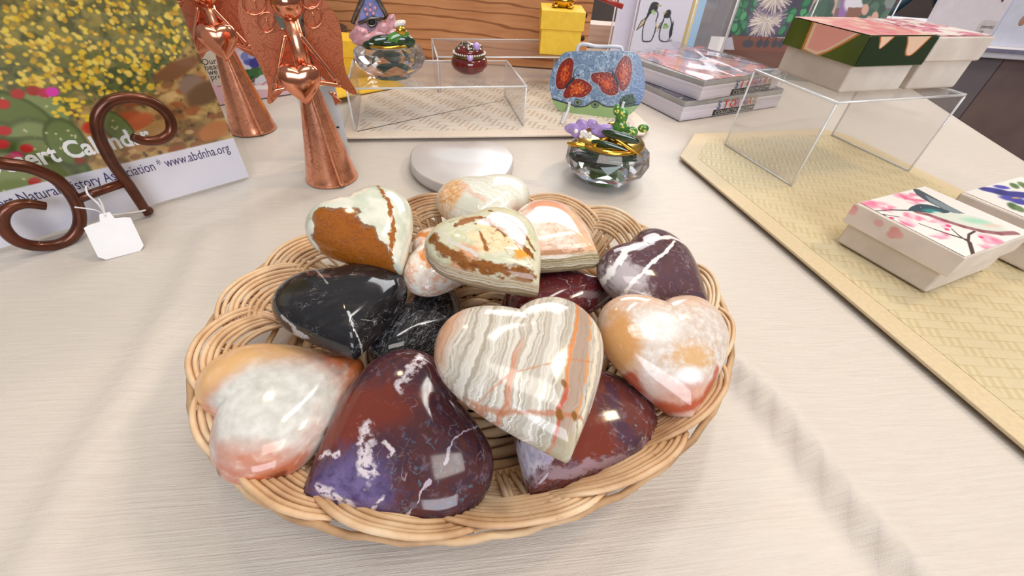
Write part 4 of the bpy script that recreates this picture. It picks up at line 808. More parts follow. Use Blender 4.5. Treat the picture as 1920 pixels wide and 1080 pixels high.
M = MB().ball(fx + Z3 * .010, (.018, 0, 0), (0, .012, 0), (0, 0, .011)); M.ball(fx + [.016, -.004, .018], (.008, 0, 0), (0, .007, 0), (0, 0, .007)); M.build('body', M_GOLD, fg)
for dx, dy in ((-.014, -.008), (.012, -.009), (-.012, .009), (.012, .009)): MB().ball(fx + [dx, dy, .003], (.006, 0, 0), (0, .006, 0), (0, 0, .003)).build('foot', M_GOLD, fg)
yy = P(652, 116, .03); yp = Plane((0, .80, T0), (1, 0, 0), Z3); xl = yp.pt(626, 100)[0]; zz = yp.pt(650, 76)[2] - T0
gift_box(np.array([xl, .80, T0]), np.array([1, .05, 0]), .062, .06, zz, zz * .4, 'yellow gift box partly hidden behind the front copper angel and crystal birdhouse')
e0, e1 = P(674, 178, .008), P(760, 162, .008); uu = unit(e1 - e0); ev = np.cross(Z3, uu); et = thing('gift_envelope', e0 * [1, 1, 0] + [0, 0, T0 + .008], 'flat yellow envelope lying under the low clear riser', 'envelope')
MB().box(np.array([*e0[:2], T0 + .0085]) - uu * .055, uu * .14, ev * .075, Z3 * .0015).build('envelope_body', M_YEL, et)
MB().prism([np.array([*e0[:2], T0 + .0103]) + uu * a + ev * b for a, b in ((-.055, .075), (.085, .075), (.015, .03))], Z3 * .0006).build('flap', M_YEL, et)

# ================================================================== crystal trinket boxes
def crystal(c, R, h, n, ph, t):
    M = MB(); rings = [(R * .60, .0005, 0), (R * .66, .003, 0), (R * .97, h * .40, .5), (R * 1.0, h * .60, 0), (R * .93, h * .84, .5), (R * .78, h, .5)]; vs = []
    for r, z, o in rings: vs += [c + [r * math.cos(ph + 2 * math.pi * (k + o) / n), r * math.sin(ph + 2 * math.pi * (k + o) / n), z] for k in range(n)]
    fs = []
    for i in range(len(rings) - 1):
        o0, o1 = rings[i][2], rings[i + 1][2]
        for k in range(n):
            a, b, d, e = i * n + k, i * n + (k + 1) % n, (i + 1) * n + k, (i + 1) * n + (k + 1) % n
            if o0 == o1: fs.append((a, b, e, d))
            elif o1 > o0: fs += [(a, b, d), (b, e, d)]
            else: fs += [(a, e, d), (a, b, e)]
    fs += [tuple(range(n))[::-1], tuple((len(rings) - 1) * n + k for k in range(n))]
    M.add(vs, fs, False); M.build('crystal_bowl', M_CRY, t)
cc = P(1135, 352); cc = np.array([cc[0], cc[1] + .028, T0 + .001]); s = mpx(cc); R = 77 * s; hC = zat(cc[:2], 268) ; hC = min(hC, .05)
ct = thing('trinket_box', cc, 'cut crystal trinket box with cactus, lilac flower and ladybug lid', 'trinket box', 'crystal trinket boxes'); crystal(cc, R, hC, 10, .2, ct)
MB().lathe(cc, [(R * .34, .003), (R * .33, .013), (R * .26, .015)], 12, False).build('green_lining', plain('green_velvet', '#9bd873', .6, var=.3), ct)
MB().lathe(cc, [(R * .74, hC - .0012), (R * .74, hC + .0002)], 32).build('added_white_disc', M_PEARL, ct)  # white disc added under the lid to brighten the crystal
MB().ball(cc + Z3 * (hC + .002), (R * .3, 0, 0), (0, R * .3, 0), (0, 0, .022)).build('gold_cup', M_GOLD, ct)
MB().lathe(cc, [(R * .76, hC + .0005), (R * .78, hC + .002), (R * .74, hC + .004), (R * .2, hC + .006)], 32).build('lid_rim', M_GOLD, ct)
lp = facing(cc, -R * .35); L = lambda px, py, d=0: lp.pt(px, py) + lp.n * d
for a, b, wd, m in [((1068, 283), (1130, 300), .011, M_DGREEN), ((1085, 268), (1165, 300), .007, M_GREEN), ((1100, 290), (1195, 296), .008, M_GREEN), ((1095, 276), (1140, 252), .004, M_GOLD), ((1110, 258), (1195, 290), .012, M_DGREEN), ((1150, 250), (1205, 288), .004, M_GOLD), ((1065, 262), (1105, 270), .006, M_GOLD), ((1130, 240), (1200, 262), .010, M_DGREEN), ((1105, 300), (1170, 305), .007, M_DGREEN)]:
    MB().leaf(L(*a, .010), L(*b, .008), wd * .58, .003, lp.n).build('leaf', m, ct)
for a, b in [((1100, 243), (1058, 240)), ((1100, 243), (1082, 226)), ((1105, 240), (1118, 226)), ((1110, 245), (1148, 252)), ((1108, 248), (1150, 240)), ((1095, 246), (1070, 250))]: MB().leaf(L(*a), L(*b), .007, .003, lp.n).build('petal', M_LILAC, ct)
M = MB(); rr_ = random.Random(2)
for k in range(14): M.sph(L(1094 + rr_.uniform(-14, 14), 247 + rr_.uniform(-5, 6), .006), .0026, nu=8, nv=6)
M.build('crystal_cluster', M_PEARL, ct)
for (px, py, rx, ry) in [(1160, 245, 13, 17), (1165, 222, 10, 15), (1156, 208, 6, 9), (1180, 250, 14, 10), (1206, 243, 9, 7)]:
    p = L(px, py, -.004); pad = MB().ball(p, lp.u * rx * s, lp.n * rx * s * .5, lp.v * ry * s).build('cactus_pad', M_GREEN, ct); M = MB()
    for k in range(7): M.sph(p + lp.u * rr_.uniform(-.6, .6) * rx * s + lp.v * rr_.uniform(-.6, .6) * ry * s + lp.n * rx * s * .42, .0012, nu=6, nv=5)
    M.build('yellow_gem', plain('yellow_gem', '#e6dc6a', .1, coat=.6), pad)
lb = MB().sph(L(1134, 289, .017), .0042).build('ladybug', M_RED, ct); MB().sph(L(1137, 294, .018), .0018).build('ladybug_head', M_INK, lb)

c1 = P(727, 150, RZ); c1 = np.array([c1[0], c1[1] + .022, T0 + RZ + .0005]); s = mpx(c1); R = 65 * s; h1 = zat(c1[:2], 82) - RZ
bt = thing('trinket_box', c1, 'cut crystal trinket box with birdhouse and pink flowers, on the low riser', 'trinket box', 'crystal trinket boxes'); crystal(c1, R, h1, 10, .1, bt)
MB().lathe(c1, [(R * .34, .003), (R * .33, .013), (R * .26, .015)], 12, False).build('green_lining', plain('teal_velvet', '#b3d9c6', .6, var=.3), bt)
MB().lathe(c1, [(R * .74, h1 - .0012), (R * .74, h1 + .0002)], 32).build('added_white_disc', M_PEARL, bt)  # another added disc, keeps this crystal bowl from looking dark
MB().ball(c1 + Z3 * (h1 + .002), (R * .3, 0, 0), (0, R * .3, 0), (0, 0, .018)).build('gold_cup', M_GOLD, bt)
MB().lathe(c1, [(R * .74, h1 + .0005), (R * .76, h1 + .002), (R * .74, h1 + .004), (R * .2, h1 + .006)], 32).build('lid_rim', M_GOLD, bt)
MB().lathe(c1, [(R * .72, h1 + .0045), (R * .5, h1 + .012), (R * .1, h1 + .014)], 32).build('lid', M_DGREEN, bt)
lp = facing(c1, -R * .3); L = lambda px, py, d=0: lp.pt(px, py) + lp.n * d
hb = MB().prism([L(666, 45), L(668, 62), L(718, 58), L(716, 38)], -lp.n * .02).build('birdhouse_wall', plain('pale_pink_enamel', '#c9a9bd', .25, coat=.4, var=.3, scale=150), bt)
MB().prism([L(672, 40, .003), L(720, 33, .003), L(706, -4, .003), L(694, -26, .003), L(682, -2, .003)], -lp.n * .026).build('birdhouse_gable', plain('periwinkle_enamel', '#8f98d6', .25, coat=.4, var=.25, scale=150), bt)
M = MB(); M.tube([L(661, 42, .006), L(681, -8, .006), L(694, -28, .006)], .0028, 8); M.tube([L(694, -28, .006), L(710, 0, .006), L(727, 33, .006)], .0028, 8); M.tube([L(672, 42, .006), L(695, 32, .006), L(722, 33, .006)], .0018, 6); M.build('roof_trim', M_SILV, bt)
M = MB(); M.tube([L(697 + 8 * math.cos(a), 40 + 8 * math.sin(a), .004) for a in np.linspace(0, 6.28, 20, endpoint=False)], .0014, 6, closed=True); M.build('hole_rim', M_SILV, bt)
MB().ball(L(697, 40, .002), lp.u * .0055, lp.v * .0055, lp.n * .0015).build('entrance_hole', M_INK, bt)
M = MB()
for px, py in [(694, 18), (688, 26), (700, 24), (694, 8), (703, 14), (685, 16)]: M.sph(L(px, py, .005), .0022, nu=7, nv=6)
M.build('crystal_flower', plain('rose_gem', '#dfa3ae', .15, coat=.5), bt)
for a, b, wd, m in [((655, 68), (690, 55), .007, M_PINK), ((660, 75), (700, 66), .007, M_PINK), ((690, 70), (725, 62), .008, M_PINK), ((725, 60), (737, 24), .006, M_PINK), ((722, 58), (750, 68), .008, M_PINK), ((665, 60), (680, 52), .006, M_PINK), ((705, 60), (728, 44), .007, M_PINK), ((735, 46), (760, 38), .004, M_PEARL)]: MB().leaf(L(*a, .008), L(*b, .010), wd, .003, lp.n).build('petal', m, bt)
for a, b, wd, m in [((690, 78), (740, 70), .008, M_DGREEN), ((720, 82), (765, 58), .009, M_GREEN), ((735, 72), (778, 76), .008, M_DGREEN), ((680, 80), (730, 84), .007, M_DGREEN), ((742, 50), (760, 60), .006, M_GOLD), ((715, 86), (745, 78), .005, M_GREEN)]: MB().leaf(L(*a, .012), L(*b, .010), wd, .004, lp.n).build('leaf', m, bt)

# ---- red trinket pot
pc = P(878, 142, RZ); pc = np.array([pc[0], pc[1] + .016, T0 + RZ + .0005]); s = mpx(pc); R = 34 * s; H_ = zat(pc[:2], 80) - RZ
pt_ = thing('trinket_pot', pc, 'small round dark red enamel pot with jewelled lid, on the low riser', 'trinket pot'); g = G('oxblood_enamel', .12, coat=.6); g.base(g.ramp(g.noise(60, 3), [(.3, '#4c100c'), (.6, '#6f1a12'), (.8, '#83291c')])); MRD = g.mat
MB().lathe(pc, [(R * .55, 0), (R * .62, .001), (R * .92, H_ * .16), (R, H_ * .32), (R * .93, H_ * .48), (R * .82, H_ * .56)], 40).build('bowl', MRD, pt_)
MB().lathe(pc, [(R * .83, H_ * .55), (R * .86, H_ * .57), (R * .86, H_ * .63), (R * .83, H_ * .66)], 40).build('hinge_band', plain('antique_bronze', '#86764e', .3, 1.0), pt_)
MB().lathe(pc, [(R * .82, H_ * .66), (R * .74, H_ * .80), (R * .5, H_ * .93), (R * .1, H_ * .99)], 40).build('lid', MRD, pt_)
M = MB()
for k in range(40): a = 2 * math.pi * k / 40; M.sph(pc + [R * .84 * math.cos(a), R * .84 * math.sin(a), H_ * .68], .0013, nu=7, nv=5)
M.build('pearl_trim', M_PEARL, pt_); rr_ = random.Random(8)
for k in range(12):
    a = rr_.uniform(-3.1, .0); e = rr_.uniform(.3, 1.2); b0 = pc + [R * .72 * math.cos(a) * math.cos(e), R * .72 * math.sin(a) * math.cos(e), H_ * (.70 + .30 * math.sin(e))]; a += rr_.uniform(-.5, .5); e += .35
    MB().leaf(b0, pc + [R * .76 * math.cos(a) * math.cos(e), R * .76 * math.sin(a) * math.cos(e), H_ * (.71 + .30 * math.sin(e))], .004, .002).build('pewter_leaf', M_SILV, pt_)
fp = facing(pc, -R * .9); MB().sph(fp.at(.001, H_ * .62), .0042).build('lilac_gem', M_LILAC, pt_); fp = facing(pc, -R * .45); MB().sph(fp.at(.010, H_ * .93), .0055).build('lilac_gem', M_LILAC, pt_)

# ================================================================== butterfly glass plate on its wire stand
gp = facing(P(1110, 224), 0, .24); gp = Plane(gp.o + Z3 * .012, gp.u, gp.v)
outl = [(1064, 97), (1120, 95.5), (1186, 97), (1200, 110), (1208, 140), (1209, 168), (1200, 195), (1182, 214), (1160, 222), (1110, 220), (1060, 212), (1043, 202), (1035, 185), (1030, 160), (1034, 135), (1046, 112)]
po = spline([np.array([*gp.uv(*p), 0]) for p in outl], 6, True)
pl = thing('glass_plate', gp.pt(1115, 221), 'fused glass plate with two orange butterflies on a wire stand', 'decorative plate')
MB().prism([gp.at(a, b, -.004) for a, b, _ in po], gp.n * .004).build('glass_slab', plain('blue_glass', '#5d7390', .06, coat=.5), pl, bevel=.0012)
mn = po[:, :2].min(0); mx = po[:, :2].max(0); sub = Plane(gp.at(*mn), gp.u, gp.v); cv = Canvas(mx[0] - mn[0], mx[1] - mn[1], 2600, '#7389a4', sub.uv); ss_ = mpx(gp.o)
n1, n2 = cv.fbm(.007, 4), cv.fbm(.0028, 7); rid = 1 - np.abs(n1 - .5) * 12; cv.c += (cv.col('#bccbd6') - cv.c) * np.clip(rid, 0, 1)[..., None] * .8; cv.c += (cv.col('#4e6684') - cv.c) * np.clip((n2 - .55) * 7, 0, 1)[..., None] * .7; cv.c += (cv.col('#5a74ad') - cv.c) * (np.clip((cv.x / cv.w - .78) * 5, 0, 1) * .6)[..., None]
def Z(x, y): return (1020 + x / 7.2, 85 + y / 7.2)
zz = [(x, 800 + 45 * math.sin((x - 250) / 66)) for x in range(60, 1340, 20)]; zz = [(x, 720 + (x - 100) * .3 if x < 420 else (830 - 80 * math.exp(-((x - 690) / 90) ** 2) if x < 1000 else 830 - (x - 1000) * .1)) for x in range(60, 1340, 20)]
cv.poly([Z(*p) for p in zz] + [Z(1340, 1000), Z(60, 1000)], '#93ad74'); cv.line([Z(*p) for p in zz], .0009, '#2c3030')
for c_ in ((455, 770), (690, 800)): cv.ell(*Z(*c_), .0062, .0050, '#39423c'); cv.ell(*Z(*c_), .0050, .0038, '#7d9468'); cv.ell(*Z(*c_), .0028, .0022, '#39423c')
wings = [[(340, 180), (395, 230), (385, 330), (370, 440), (300, 560), (200, 580), (165, 490), (190, 340), (250, 230)], [(380, 480), (470, 460), (560, 490), (635, 560), (610, 640), (500, 700), (400, 690), (300, 710), (270, 660), (310, 570)], [(1100, 150), (1165, 200), (1185, 320), (1160, 480), (1110, 570), (1055, 605), (1000, 520), (960, 400), (980, 300), (1040, 200)], [(930, 400), (850, 370), (720, 375), (650, 400), (660, 480), (740, 540), (800, 630), (900, 670), (970, 650), (1000, 590), (980, 480)]]
for wg in wings:
    wg_ = spline([(*p, 0) for p in wg], 6, True)[:, :2]; c_ = wg_.mean(0); cv.poly([Z(*(c_ + (p - c_) * 1.10)) for p in wg_], '#c3a9a9'); cv.poly([Z(*(c_ + (p - c_) * 1.05)) for p in wg_], '#4a1210'); cv.poly([Z(*(c_ + (p - c_) * .98)) for p in wg_], '#8c2410')
    cv.poly([Z(*(c_ + (p - c_) * .55)) for p in wg_], '#c9541a')
    for _ in range(26): p = c_ + (wg_[rs.integers(len(wg_))] - c_) * rs.uniform(.2, .9); cv.ell(*Z(*p), rs.uniform(.001, .0024), rs.uniform(.0008, .0016), ['#e0661c', '#7d1c10', '#c43a14', '#e8913a', '#8f1f10'][rs.integers(5)], rs.uniform(0, 3), .5, .9)
    for k in range(0, len(wg_), 6): cv.line([Z(*(c_ + (wg_[k] - c_) * .35)), Z(*(c_ + (wg_[k] - c_) * .95))], .0004, '#5a1510')
for a, b in (((300, 560), (395, 450)), ((935, 385), (1000, 520))): cv.line([Z(*a), Z(*b)], .0022, '#2c2b30')
for pts in ([(395, 450), (410, 330), (440, 310)], [(395, 450), (440, 410), (480, 400), (470, 430)], [(935, 385), (900, 330), (870, 340), (880, 365)], [(935, 385), (920, 320), (960, 300)]): cv.line([Z(*p) for p in pts], .0005, '#2c2b30')
cv.poly([Z(*p) for p in [(1000, 820), (1030, 720), (1100, 670), (1200, 650), (1245, 770), (1180, 830), (1060, 840)]], '#39503a'); cv.line([Z(*p) for p in [(1000, 820), (1100, 740), (1190, 680)]], .0006, '#1d2a1e'); cv.line([Z(*p) for p in [(1030, 820), (1130, 790), (1240, 770)]], .0006, '#1d2a1e')
pol = po[:, :2]
def inside(a, b):
    a = a + mn[0]; b = b + mn[1]; r = np.zeros(a.shape, bool)
    for (x0_, y0_), (x1_, y1_) in zip(pol, np.roll(pol, -1, 0)):
        with np.errstate(divide='ignore', invalid='ignore'): r ^= ((y0_ > b) != (y1_ > b)) & (a < (x1_ - x0_) * (b - y0_) / (y1_ - y0_ + 1e-15) + x0_)
    return r
cv.build('butterfly_picture', sub, pl, .16, .0006, inside, coat=.1, bump=.35)
M_WIRE = plain('frosted_wire', '#dcdde6', .25, coat=.3)
st = thing('wire_stand', gp.pt(1115, 221) * [1, 1, 0] + [0, 0, T0 + .007], 'white wire stand holding up the butterfly glass plate', 'plate stand'); bk = Plane(gp.at(0, 0, -.009), gp.u, gp.v)
top = spline([bk.pt(1078, 140), bk.pt(1081, 100), bk.pt(1090, 83), bk.pt(1120, 87), bk.pt(1158, 88), bk.pt(1167, 96), bk.pt(1169, 140)], 8)
MB().tube(top, .0027, 8).build('back_loop', M_WIRE, st)
for px in (1066, 1166):
    f = gp.pt(px, 205); foot = P(px - 13 if px < 1100 else px + 6, 232, .0075); MB().tube(spline([f + gp.n * .010 + gp.v * .012, f + gp.n * .010, foot, foot * [1, 1, 0] + [0, 0, T0 + .0095] - gp.n * .045 * [1, 1, 0]], 8), .0024, 8).build('front_leg', M_WIRE, st)
    b0 = bk.pt(px + 5, 140); MB().tube([b0, np.array([*(b0 - gp.n * .05)[:2], T0 + .0095])], .0022, 8).build('back_leg', M_WIRE, st)

# ================================================================== boxed note cards, stacked
g = G('shuffled_card_edges', .6); g.base(g.ramp(g.noise(1, 3, v=g.map(scale=(3, 3, 420))), [(.3, '#c2bac6'), (.6, '#dcd6e0'), (.8, '#ebe7ee')])); M_EDGES = g.mat
def card_pack(fc, lc, rc_, z0, h, label, cols, letters, lcol, seed, film):
    fc, lc, rc_ = (np.array([p[0], p[1], T0 + z0]) for p in (fc, lc, rc_)); u = rc_ - fc; v = lc - fc; t = thing('note_card_box', fc + (u + v) / 2, label, 'card box', 'stacked boxed note cards')
    MB().box(fc, u, v, Z3 * h * .72).build('card_stack', M_EDGES, t, bevel=.001); MB().box(fc + u * .004 + v * .004 + Z3 * h * .72, u * .992, v * .992, Z3 * h * .28).build('clear_lid', plain('grey_clear_plastic', '#a3a2a2', .15, coat=.5, var=.1, scale=20), t, bevel=.0012)
    pl_ = Plane(fc + Z3 * h + u * .01 + v * .01, u, v); W_, D_ = np.linalg.norm(u) * .98, np.linalg.norm(v) * .98; cv = Canvas(W_, D_, 700, cols[0]); n1, n2, n3 = cv.fbm(.05, seed), cv.fbm(.03, seed + 1), cv.fbm(.016, seed + 2)
    for c_, m in ((cols[1], np.clip((n1 - .46) * 12, 0, 1)), (cols[2], np.clip((n2 - .52) * 14, 0, 1)), (cols[3], np.clip((n1 * n2 - .27) * 24, 0, 1)), (cols[4], np.clip((n3 - .62) * 14, 0, 1))): cv.c += (cv.col(c_) - cv.c) * m[..., None]
    uu_, vv_ = unit(u), unit(v); vv_ = unit(vv_ - uu_ * (vv_ @ uu_)); cv.build('cover_picture', Plane(pl_.o, u, v), t, .15, .0005, coat=.6)
    fp_ = Plane(fc, u, Z3); W_ = np.linalg.norm(u); a, b = lcol
    MB().box(fp_.at(W_ * a, h * .05, .0006), fp_.u * W_ * (b - a), fp_.v * h * .30, -fp_.n * .0008).build('name_strip', plain('charcoal_label', '#2d2b2d', .5), t)
    text('COLLECTION.COM', h * .27, fp_, (W_ * (a + .015), h * .11), plain('grey_lettering', '#cfcbc8', .5), t, off=.0009, width=W_ * (b - a - .03), shear=.15)
    for k, (ch, cl) in enumerate(zip(letters, ['#4a6fa5', '#d8452a', '#d8452a', '#b98aa8', '#b07a9a', '#d07a55', '#c9a878'])): text(ch, h * .58, fp_, (W_ * (a + .02 + (b - a) * k / len(letters)), h * .40), plain('letter_' + cl[1:], cl, .4), t, off=.0012, bold=.0004)
    if film:
        M = MB(); nx, ny = 26, 12; V = []
        for j in range(ny):
            for i in range(nx):
                a_, b_ = i / (nx - 1), j / (ny - 1); V.append(fc + u * a_ + v * b_ + Z3 * (h + .0014 + .012 * math.exp(-((a_ - .42 - .18 * b_) / .05) ** 2) * (.4 + b_) + .004 * abs(math.sin(9 * a_ + 4 * b_))))
        idx = np.arange(nx * ny).reshape(ny, nx); M.add(V, np.stack([idx[:-1, :-1], idx[:-1, 1:], idx[1:, 1:], idx[1:, :-1]], -1).reshape(-1, 4).tolist()); M.build('crinkled_film', sheet('crinkled_cellophane', '#f8f8fa', refl=.01, haze=.03), t)
    return t
f0 = P(1274, 228); r0 = P(1457, 200); u_ = (r0 - f0); l0 = f0 + np.array([-u_[1], u_[0], 0]) / np.linalg.norm(u_) * .19
hb_ = zat(f0[:2], 192); card_pack(f0, l0, r0, .0005, hb_, 'lower boxed note cards of the stack beside the butterfly plate', ['#5a5360', '#2f2a38', '#8f8a92', '#3a3440', '#c2bcc4'], 'STORMAK', (.30, .72), 21, False)
z1 = hb_ + .001; f1 = P(1310, 189, z1); r1 = P(1460, 165, z1); u_ = r1 - f1; u_ = unit(u_) * .20; nv = np.array([-u_[1], u_[0], 0]) / np.linalg.norm(u_); l1 = P(1193, 96, z1 + hb_); l1 = f1 + nv * .19 - unit(u_) * .02
card_pack(f1, l1, f1 + u_, z1, zat(f1[:2], 153) - z1, 'upper boxed note cards with coral cover under crinkled film, atop the stack', ['#d98f88', '#e9705a', '#39405a', '#8a7f96', '#e9c8cc'], 'SIOMARK', (.38, .90), 31, True)

# ================================================================== upright cards in clear holders
def upright(name, poly_px, plane, label, cat, paint, bg, res=1100, holder=True, group='cards standing in clear holders', h=.20):
    a0 = min(plane.uv(*p)[0] for p in poly_px); a1 = max(plane.uv(*p)[0] for p in poly_px); pp = Plane(plane.at(a0, 0), plane.u, plane.v); w = a1 - a0; t = thing(name, pp.at(w / 2, 0), label, cat, group)
    MB().box(pp.at(0, .001, -.002), pp.u * w, pp.v * h, pp.n * .002).build('card', M_WHITE, t); cv = Canvas(w, h, res, bg, pp.uv); paint(cv); cv.build('printed_front', pp, t, .35)
    if holder:
        MB().box(pp.at(-.006, .0005, .004), pp.u * (w + .012), pp.v * (h - .03), pp.n * .002).build('holder_front', M_HOLD, t); MB().box(pp.at(-.006, .0005, -.006), pp.u * (w + .012), pp.v * h, pp.n * .002).build('holder_back', M_HOLD, t)
        for x in (-.006, w + .006): MB().tube([pp.at(x, .001, .005), pp.at(x, h - .03, .005)], .0016, 6).build('holder_edge', M_ACRE, t)
    return t
cp1 = Plane((.18, 1.03, T0), (1, -.02, 0), Z3 + [0, .05, 0]); S1 = mpx((.28, 1.03, T0))
def pen(cv):
    def Q(x, y): return (1100 + x / 4.5, y / 4.5)
    for body, head, wing, flip in (([(470, 330), (475, 240), (500, 160), (545, 60), (600, 110), (585, 180), (580, 250), (548, 335), (520, 350), (480, 348)], [(500, 170), (520, 90), (545, 30), (575, 15), (605, 25), (608, 45), (590, 90), (545, 110), (515, 150)], [(505, 145), (460, 180), (420, 255), (480, 205)], (600, 45, 628, 50)), ([(620, 340), (615, 270), (640, 190), (665, 130), (700, 140), (715, 200), (700, 270), (690, 345)], [(650, 150), (665, 100), (690, 80), (708, 90), (712, 115), (695, 150)], [(650, 175), (620, 200), (595, 260), (625, 215)], (670, 105, 650, 112))):
        o = spline([(*Q(*p), 0) for p in body], 5, True)[:, :2]; cv.poly(o, '#ecebf4'); cv.line(list(map(tuple, o)) + [tuple(o[0])], .0011, '#17161a'); cv.poly([Q(*p) for p in wing], '#e9d3a4'); cv.line([Q(*p) for p in wing] + [Q(*wing[0])], .0008, '#17161a')
        cv.poly(spline([(*Q(*p), 0) for p in head], 5, True)[:, :2], '#15141a'); cv.line([Q(flip[0], flip[1]), Q(flip[2], flip[3])], .0012, '#d9b66a', w1=.0004)
    cv.poly([Q(*p) for p in [(580, 180), (610, 250), (600, 265), (580, 215)]], '#e9d3a4'); cv.poly([Q(*p) for p in [(728, 170), (735, 190), (718, 300), (690, 335), (705, 260)]], '#17161a'); cv.poly([Q(*p) for p in [(680, 330), (718, 335), (715, 350), (680, 350)]], '#3c3a40')
    for p in [(560, 95, '#a9c98a'), (568, 112, '#c8dcae'), (665, 210, '#7fae55'), (675, 225, '#98bf6c'), (655, 230, '#a9c98a')]: cv.ell(*Q(p[0], p[1]), .004, .003, p[2])
    for p in [(1262, 60), (1262, 10)]: pass
upright('art_card', [(1189, 60), (1283, 60)], cp1, 'white card with two penguins in a clear holder, behind the stacked boxes', 'card', pen, '#f3f0f9')
for nm, c_, px0, px1, dy, lb_ in (('art_card', '#f0d488', 1270, 1294, .012, 'yellow edged card just behind the penguin card'), ('art_card', '#a9cbe6', 1280, 1308, .022, 'pale blue edged card behind the yellow edged one'), ('art_card', '#e6e2f0', 1150, 1188, .03, 'plain lilac white card at the left of the penguin card')):
    q_ = Plane(cp1.o + np.array([0, dy, 0]), cp1.u, cp1.v); upright(nm, [(px0, 60), (px1, 60)], q_, lb_, 'card', lambda cv: cv.line([(.002, .0), (.002, cv.h)], .0012, '#efe9ee', px=False), c_, 400, holder='lilac' in lb_)
cp2 = Plane((.45, .99, T0), (1, -.10, 0), Z3 + [0, .05, 0])
def cac(cv):
    cv.poly([(1340, 70), (1530, 70), (1530, -60), (1340, -60)], '#4b4458'); r = np.random.default_rng(4)
    for _ in range(46):
        x, y = (r.uniform(1372, 1420), r.uniform(-40, 62)) if r.random() < .5 else (r.uniform(1465, 1515), r.uniform(-40, 60))
        cv.ell(x, y, r.uniform(.006, .010), r.uniform(.007, .012), '#25623f', r.uniform(-.6, .6), .1); cv.ell(x, y, .0055, .0075, ['#3f9a62', '#56ad70', '#368a5a'][r.integers(3)], r.uniform(-.6, .6), .3)
    for cx, cy, R_ in ((1437, 38, .037), (1455, -8, .034)):
        c_ = cv.q(cx, cy); cv.ell(cx, cy, R_ * .95, R_ * .95, '#6d5a78', 0, .3)
        for _ in range(230):
            a = r.uniform(0, 6.28); r0 = R_ * r.uniform(.0, .35); r1 = r0 + R_ * r.uniform(.3, .7); b = a + r.uniform(-.25, .25)
            cv.line([(c_[0] + r0 * math.cos(a), c_[1] + r0 * math.sin(a)), (c_[0] + r1 * math.cos(b), c_[1] + r1 * math.sin(b))], .0007, ['#efe3cc', '#d9c9b8', '#f6eeda', '#c3afb2'][r.integers(4)], px=False, w1=.0004)
    cv.poly([(1372, 66), (1478, 72), (1495, 120), (1380, 112)], '#8a5240'); cv.poly([(1340, 92), (1530, 100), (1530, 140), (1340, 140)], '#7a4a3a')
    for x in (1402, 1424, 1436, 1452, 1464): cv.ell(x, 82, .006 if x > 1410 else .011, .007, '#4b4650', 0, .3); cv.line([(x + 2, 76), (x + 4, 70)], .0007, '#2f2c33')
upright('art_card', [(1368, 60), (1500, 60)], cp2, 'card of a spiny cactus in a brown pot, standing behind the stacked boxes', 'card', cac, '#d8d4dc', 1300)
cp3 = Plane((.62, 1.03, T0), (1, -.14, 0), Z3 + [0, .05, 0])
def cac2(cv):
    r = np.random.default_rng(9); cv.poly([(1480, 60), (1700, 60), (1700, 15), (1480, 15)], '#8d6c74'); cv.poly([(1500, 80), (1548, 80), (1580, -30), (1510, -30)], '#e3b2a6'); cv.poly([(1568, 45), (1580, 45), (1600, -20), (1582, -20)], '#a678b4'); cv.ell(1605, 0, .020, .020, '#f2eef0'); cv.poly([(1585, 40), (1625, 40), (1630, 14), (1590, 14)], '#9a6a58')
    for _ in range(26): x, y = (r.uniform(1508, 1565), r.uniform(-20, 50)) if r.random() < .5 else (r.uniform(1612, 1660), r.uniform(-20, 50)); cv.ell(x, y, .009, .014, ['#4c6b58', '#5f7f68', '#43604f'][r.integers(3)], r.uniform(-.6, .6), .2)
    for p in [(1622, 18), (1640, 32), (1628, 40)]: cv.ell(*p, .006, .010, '#efb9a4', .5)
upright('art_card', [(1506, 30), (1664, 30)], cp3, 'card of prickly pears and peach sky, behind the watermelon box', 'card', cac2, '#8f9a92', 1000)
# clear tubs between the cards
q_ = Plane((.36, 1.06, T0), (1, -.05, 0), Z3); a0, a1 = q_.uv(1304, 60)[0], q_.uv(1366, 60)[0]
ht_ = thing('acrylic_holder', q_.at((a0 + a1) / 2, 0), 'clear acrylic card holder between the penguin and cactus cards', 'card holder')
for k, dd in enumerate((0, -.03, -.06)): MB().box(q_.at(a0 + .004 * k, .0005, dd), q_.u * (a1 - a0), q_.v * .19, -q_.n * .003).build('holder_panel', M_ACR, ht_)
for a in (a0, a1): MB().tube([q_.at(a, .001), q_.at(a, .19)], .0018, 6).build('holder_edge', M_ACRE, ht_)
MB().box(q_.at(a0 + .008, .001, -.064), q_.u * (a1 - a0 - .02), q_.v * .185, -q_.n * .004).build('grey_card', plain('grey_card', '#77727a', .6), ht_)

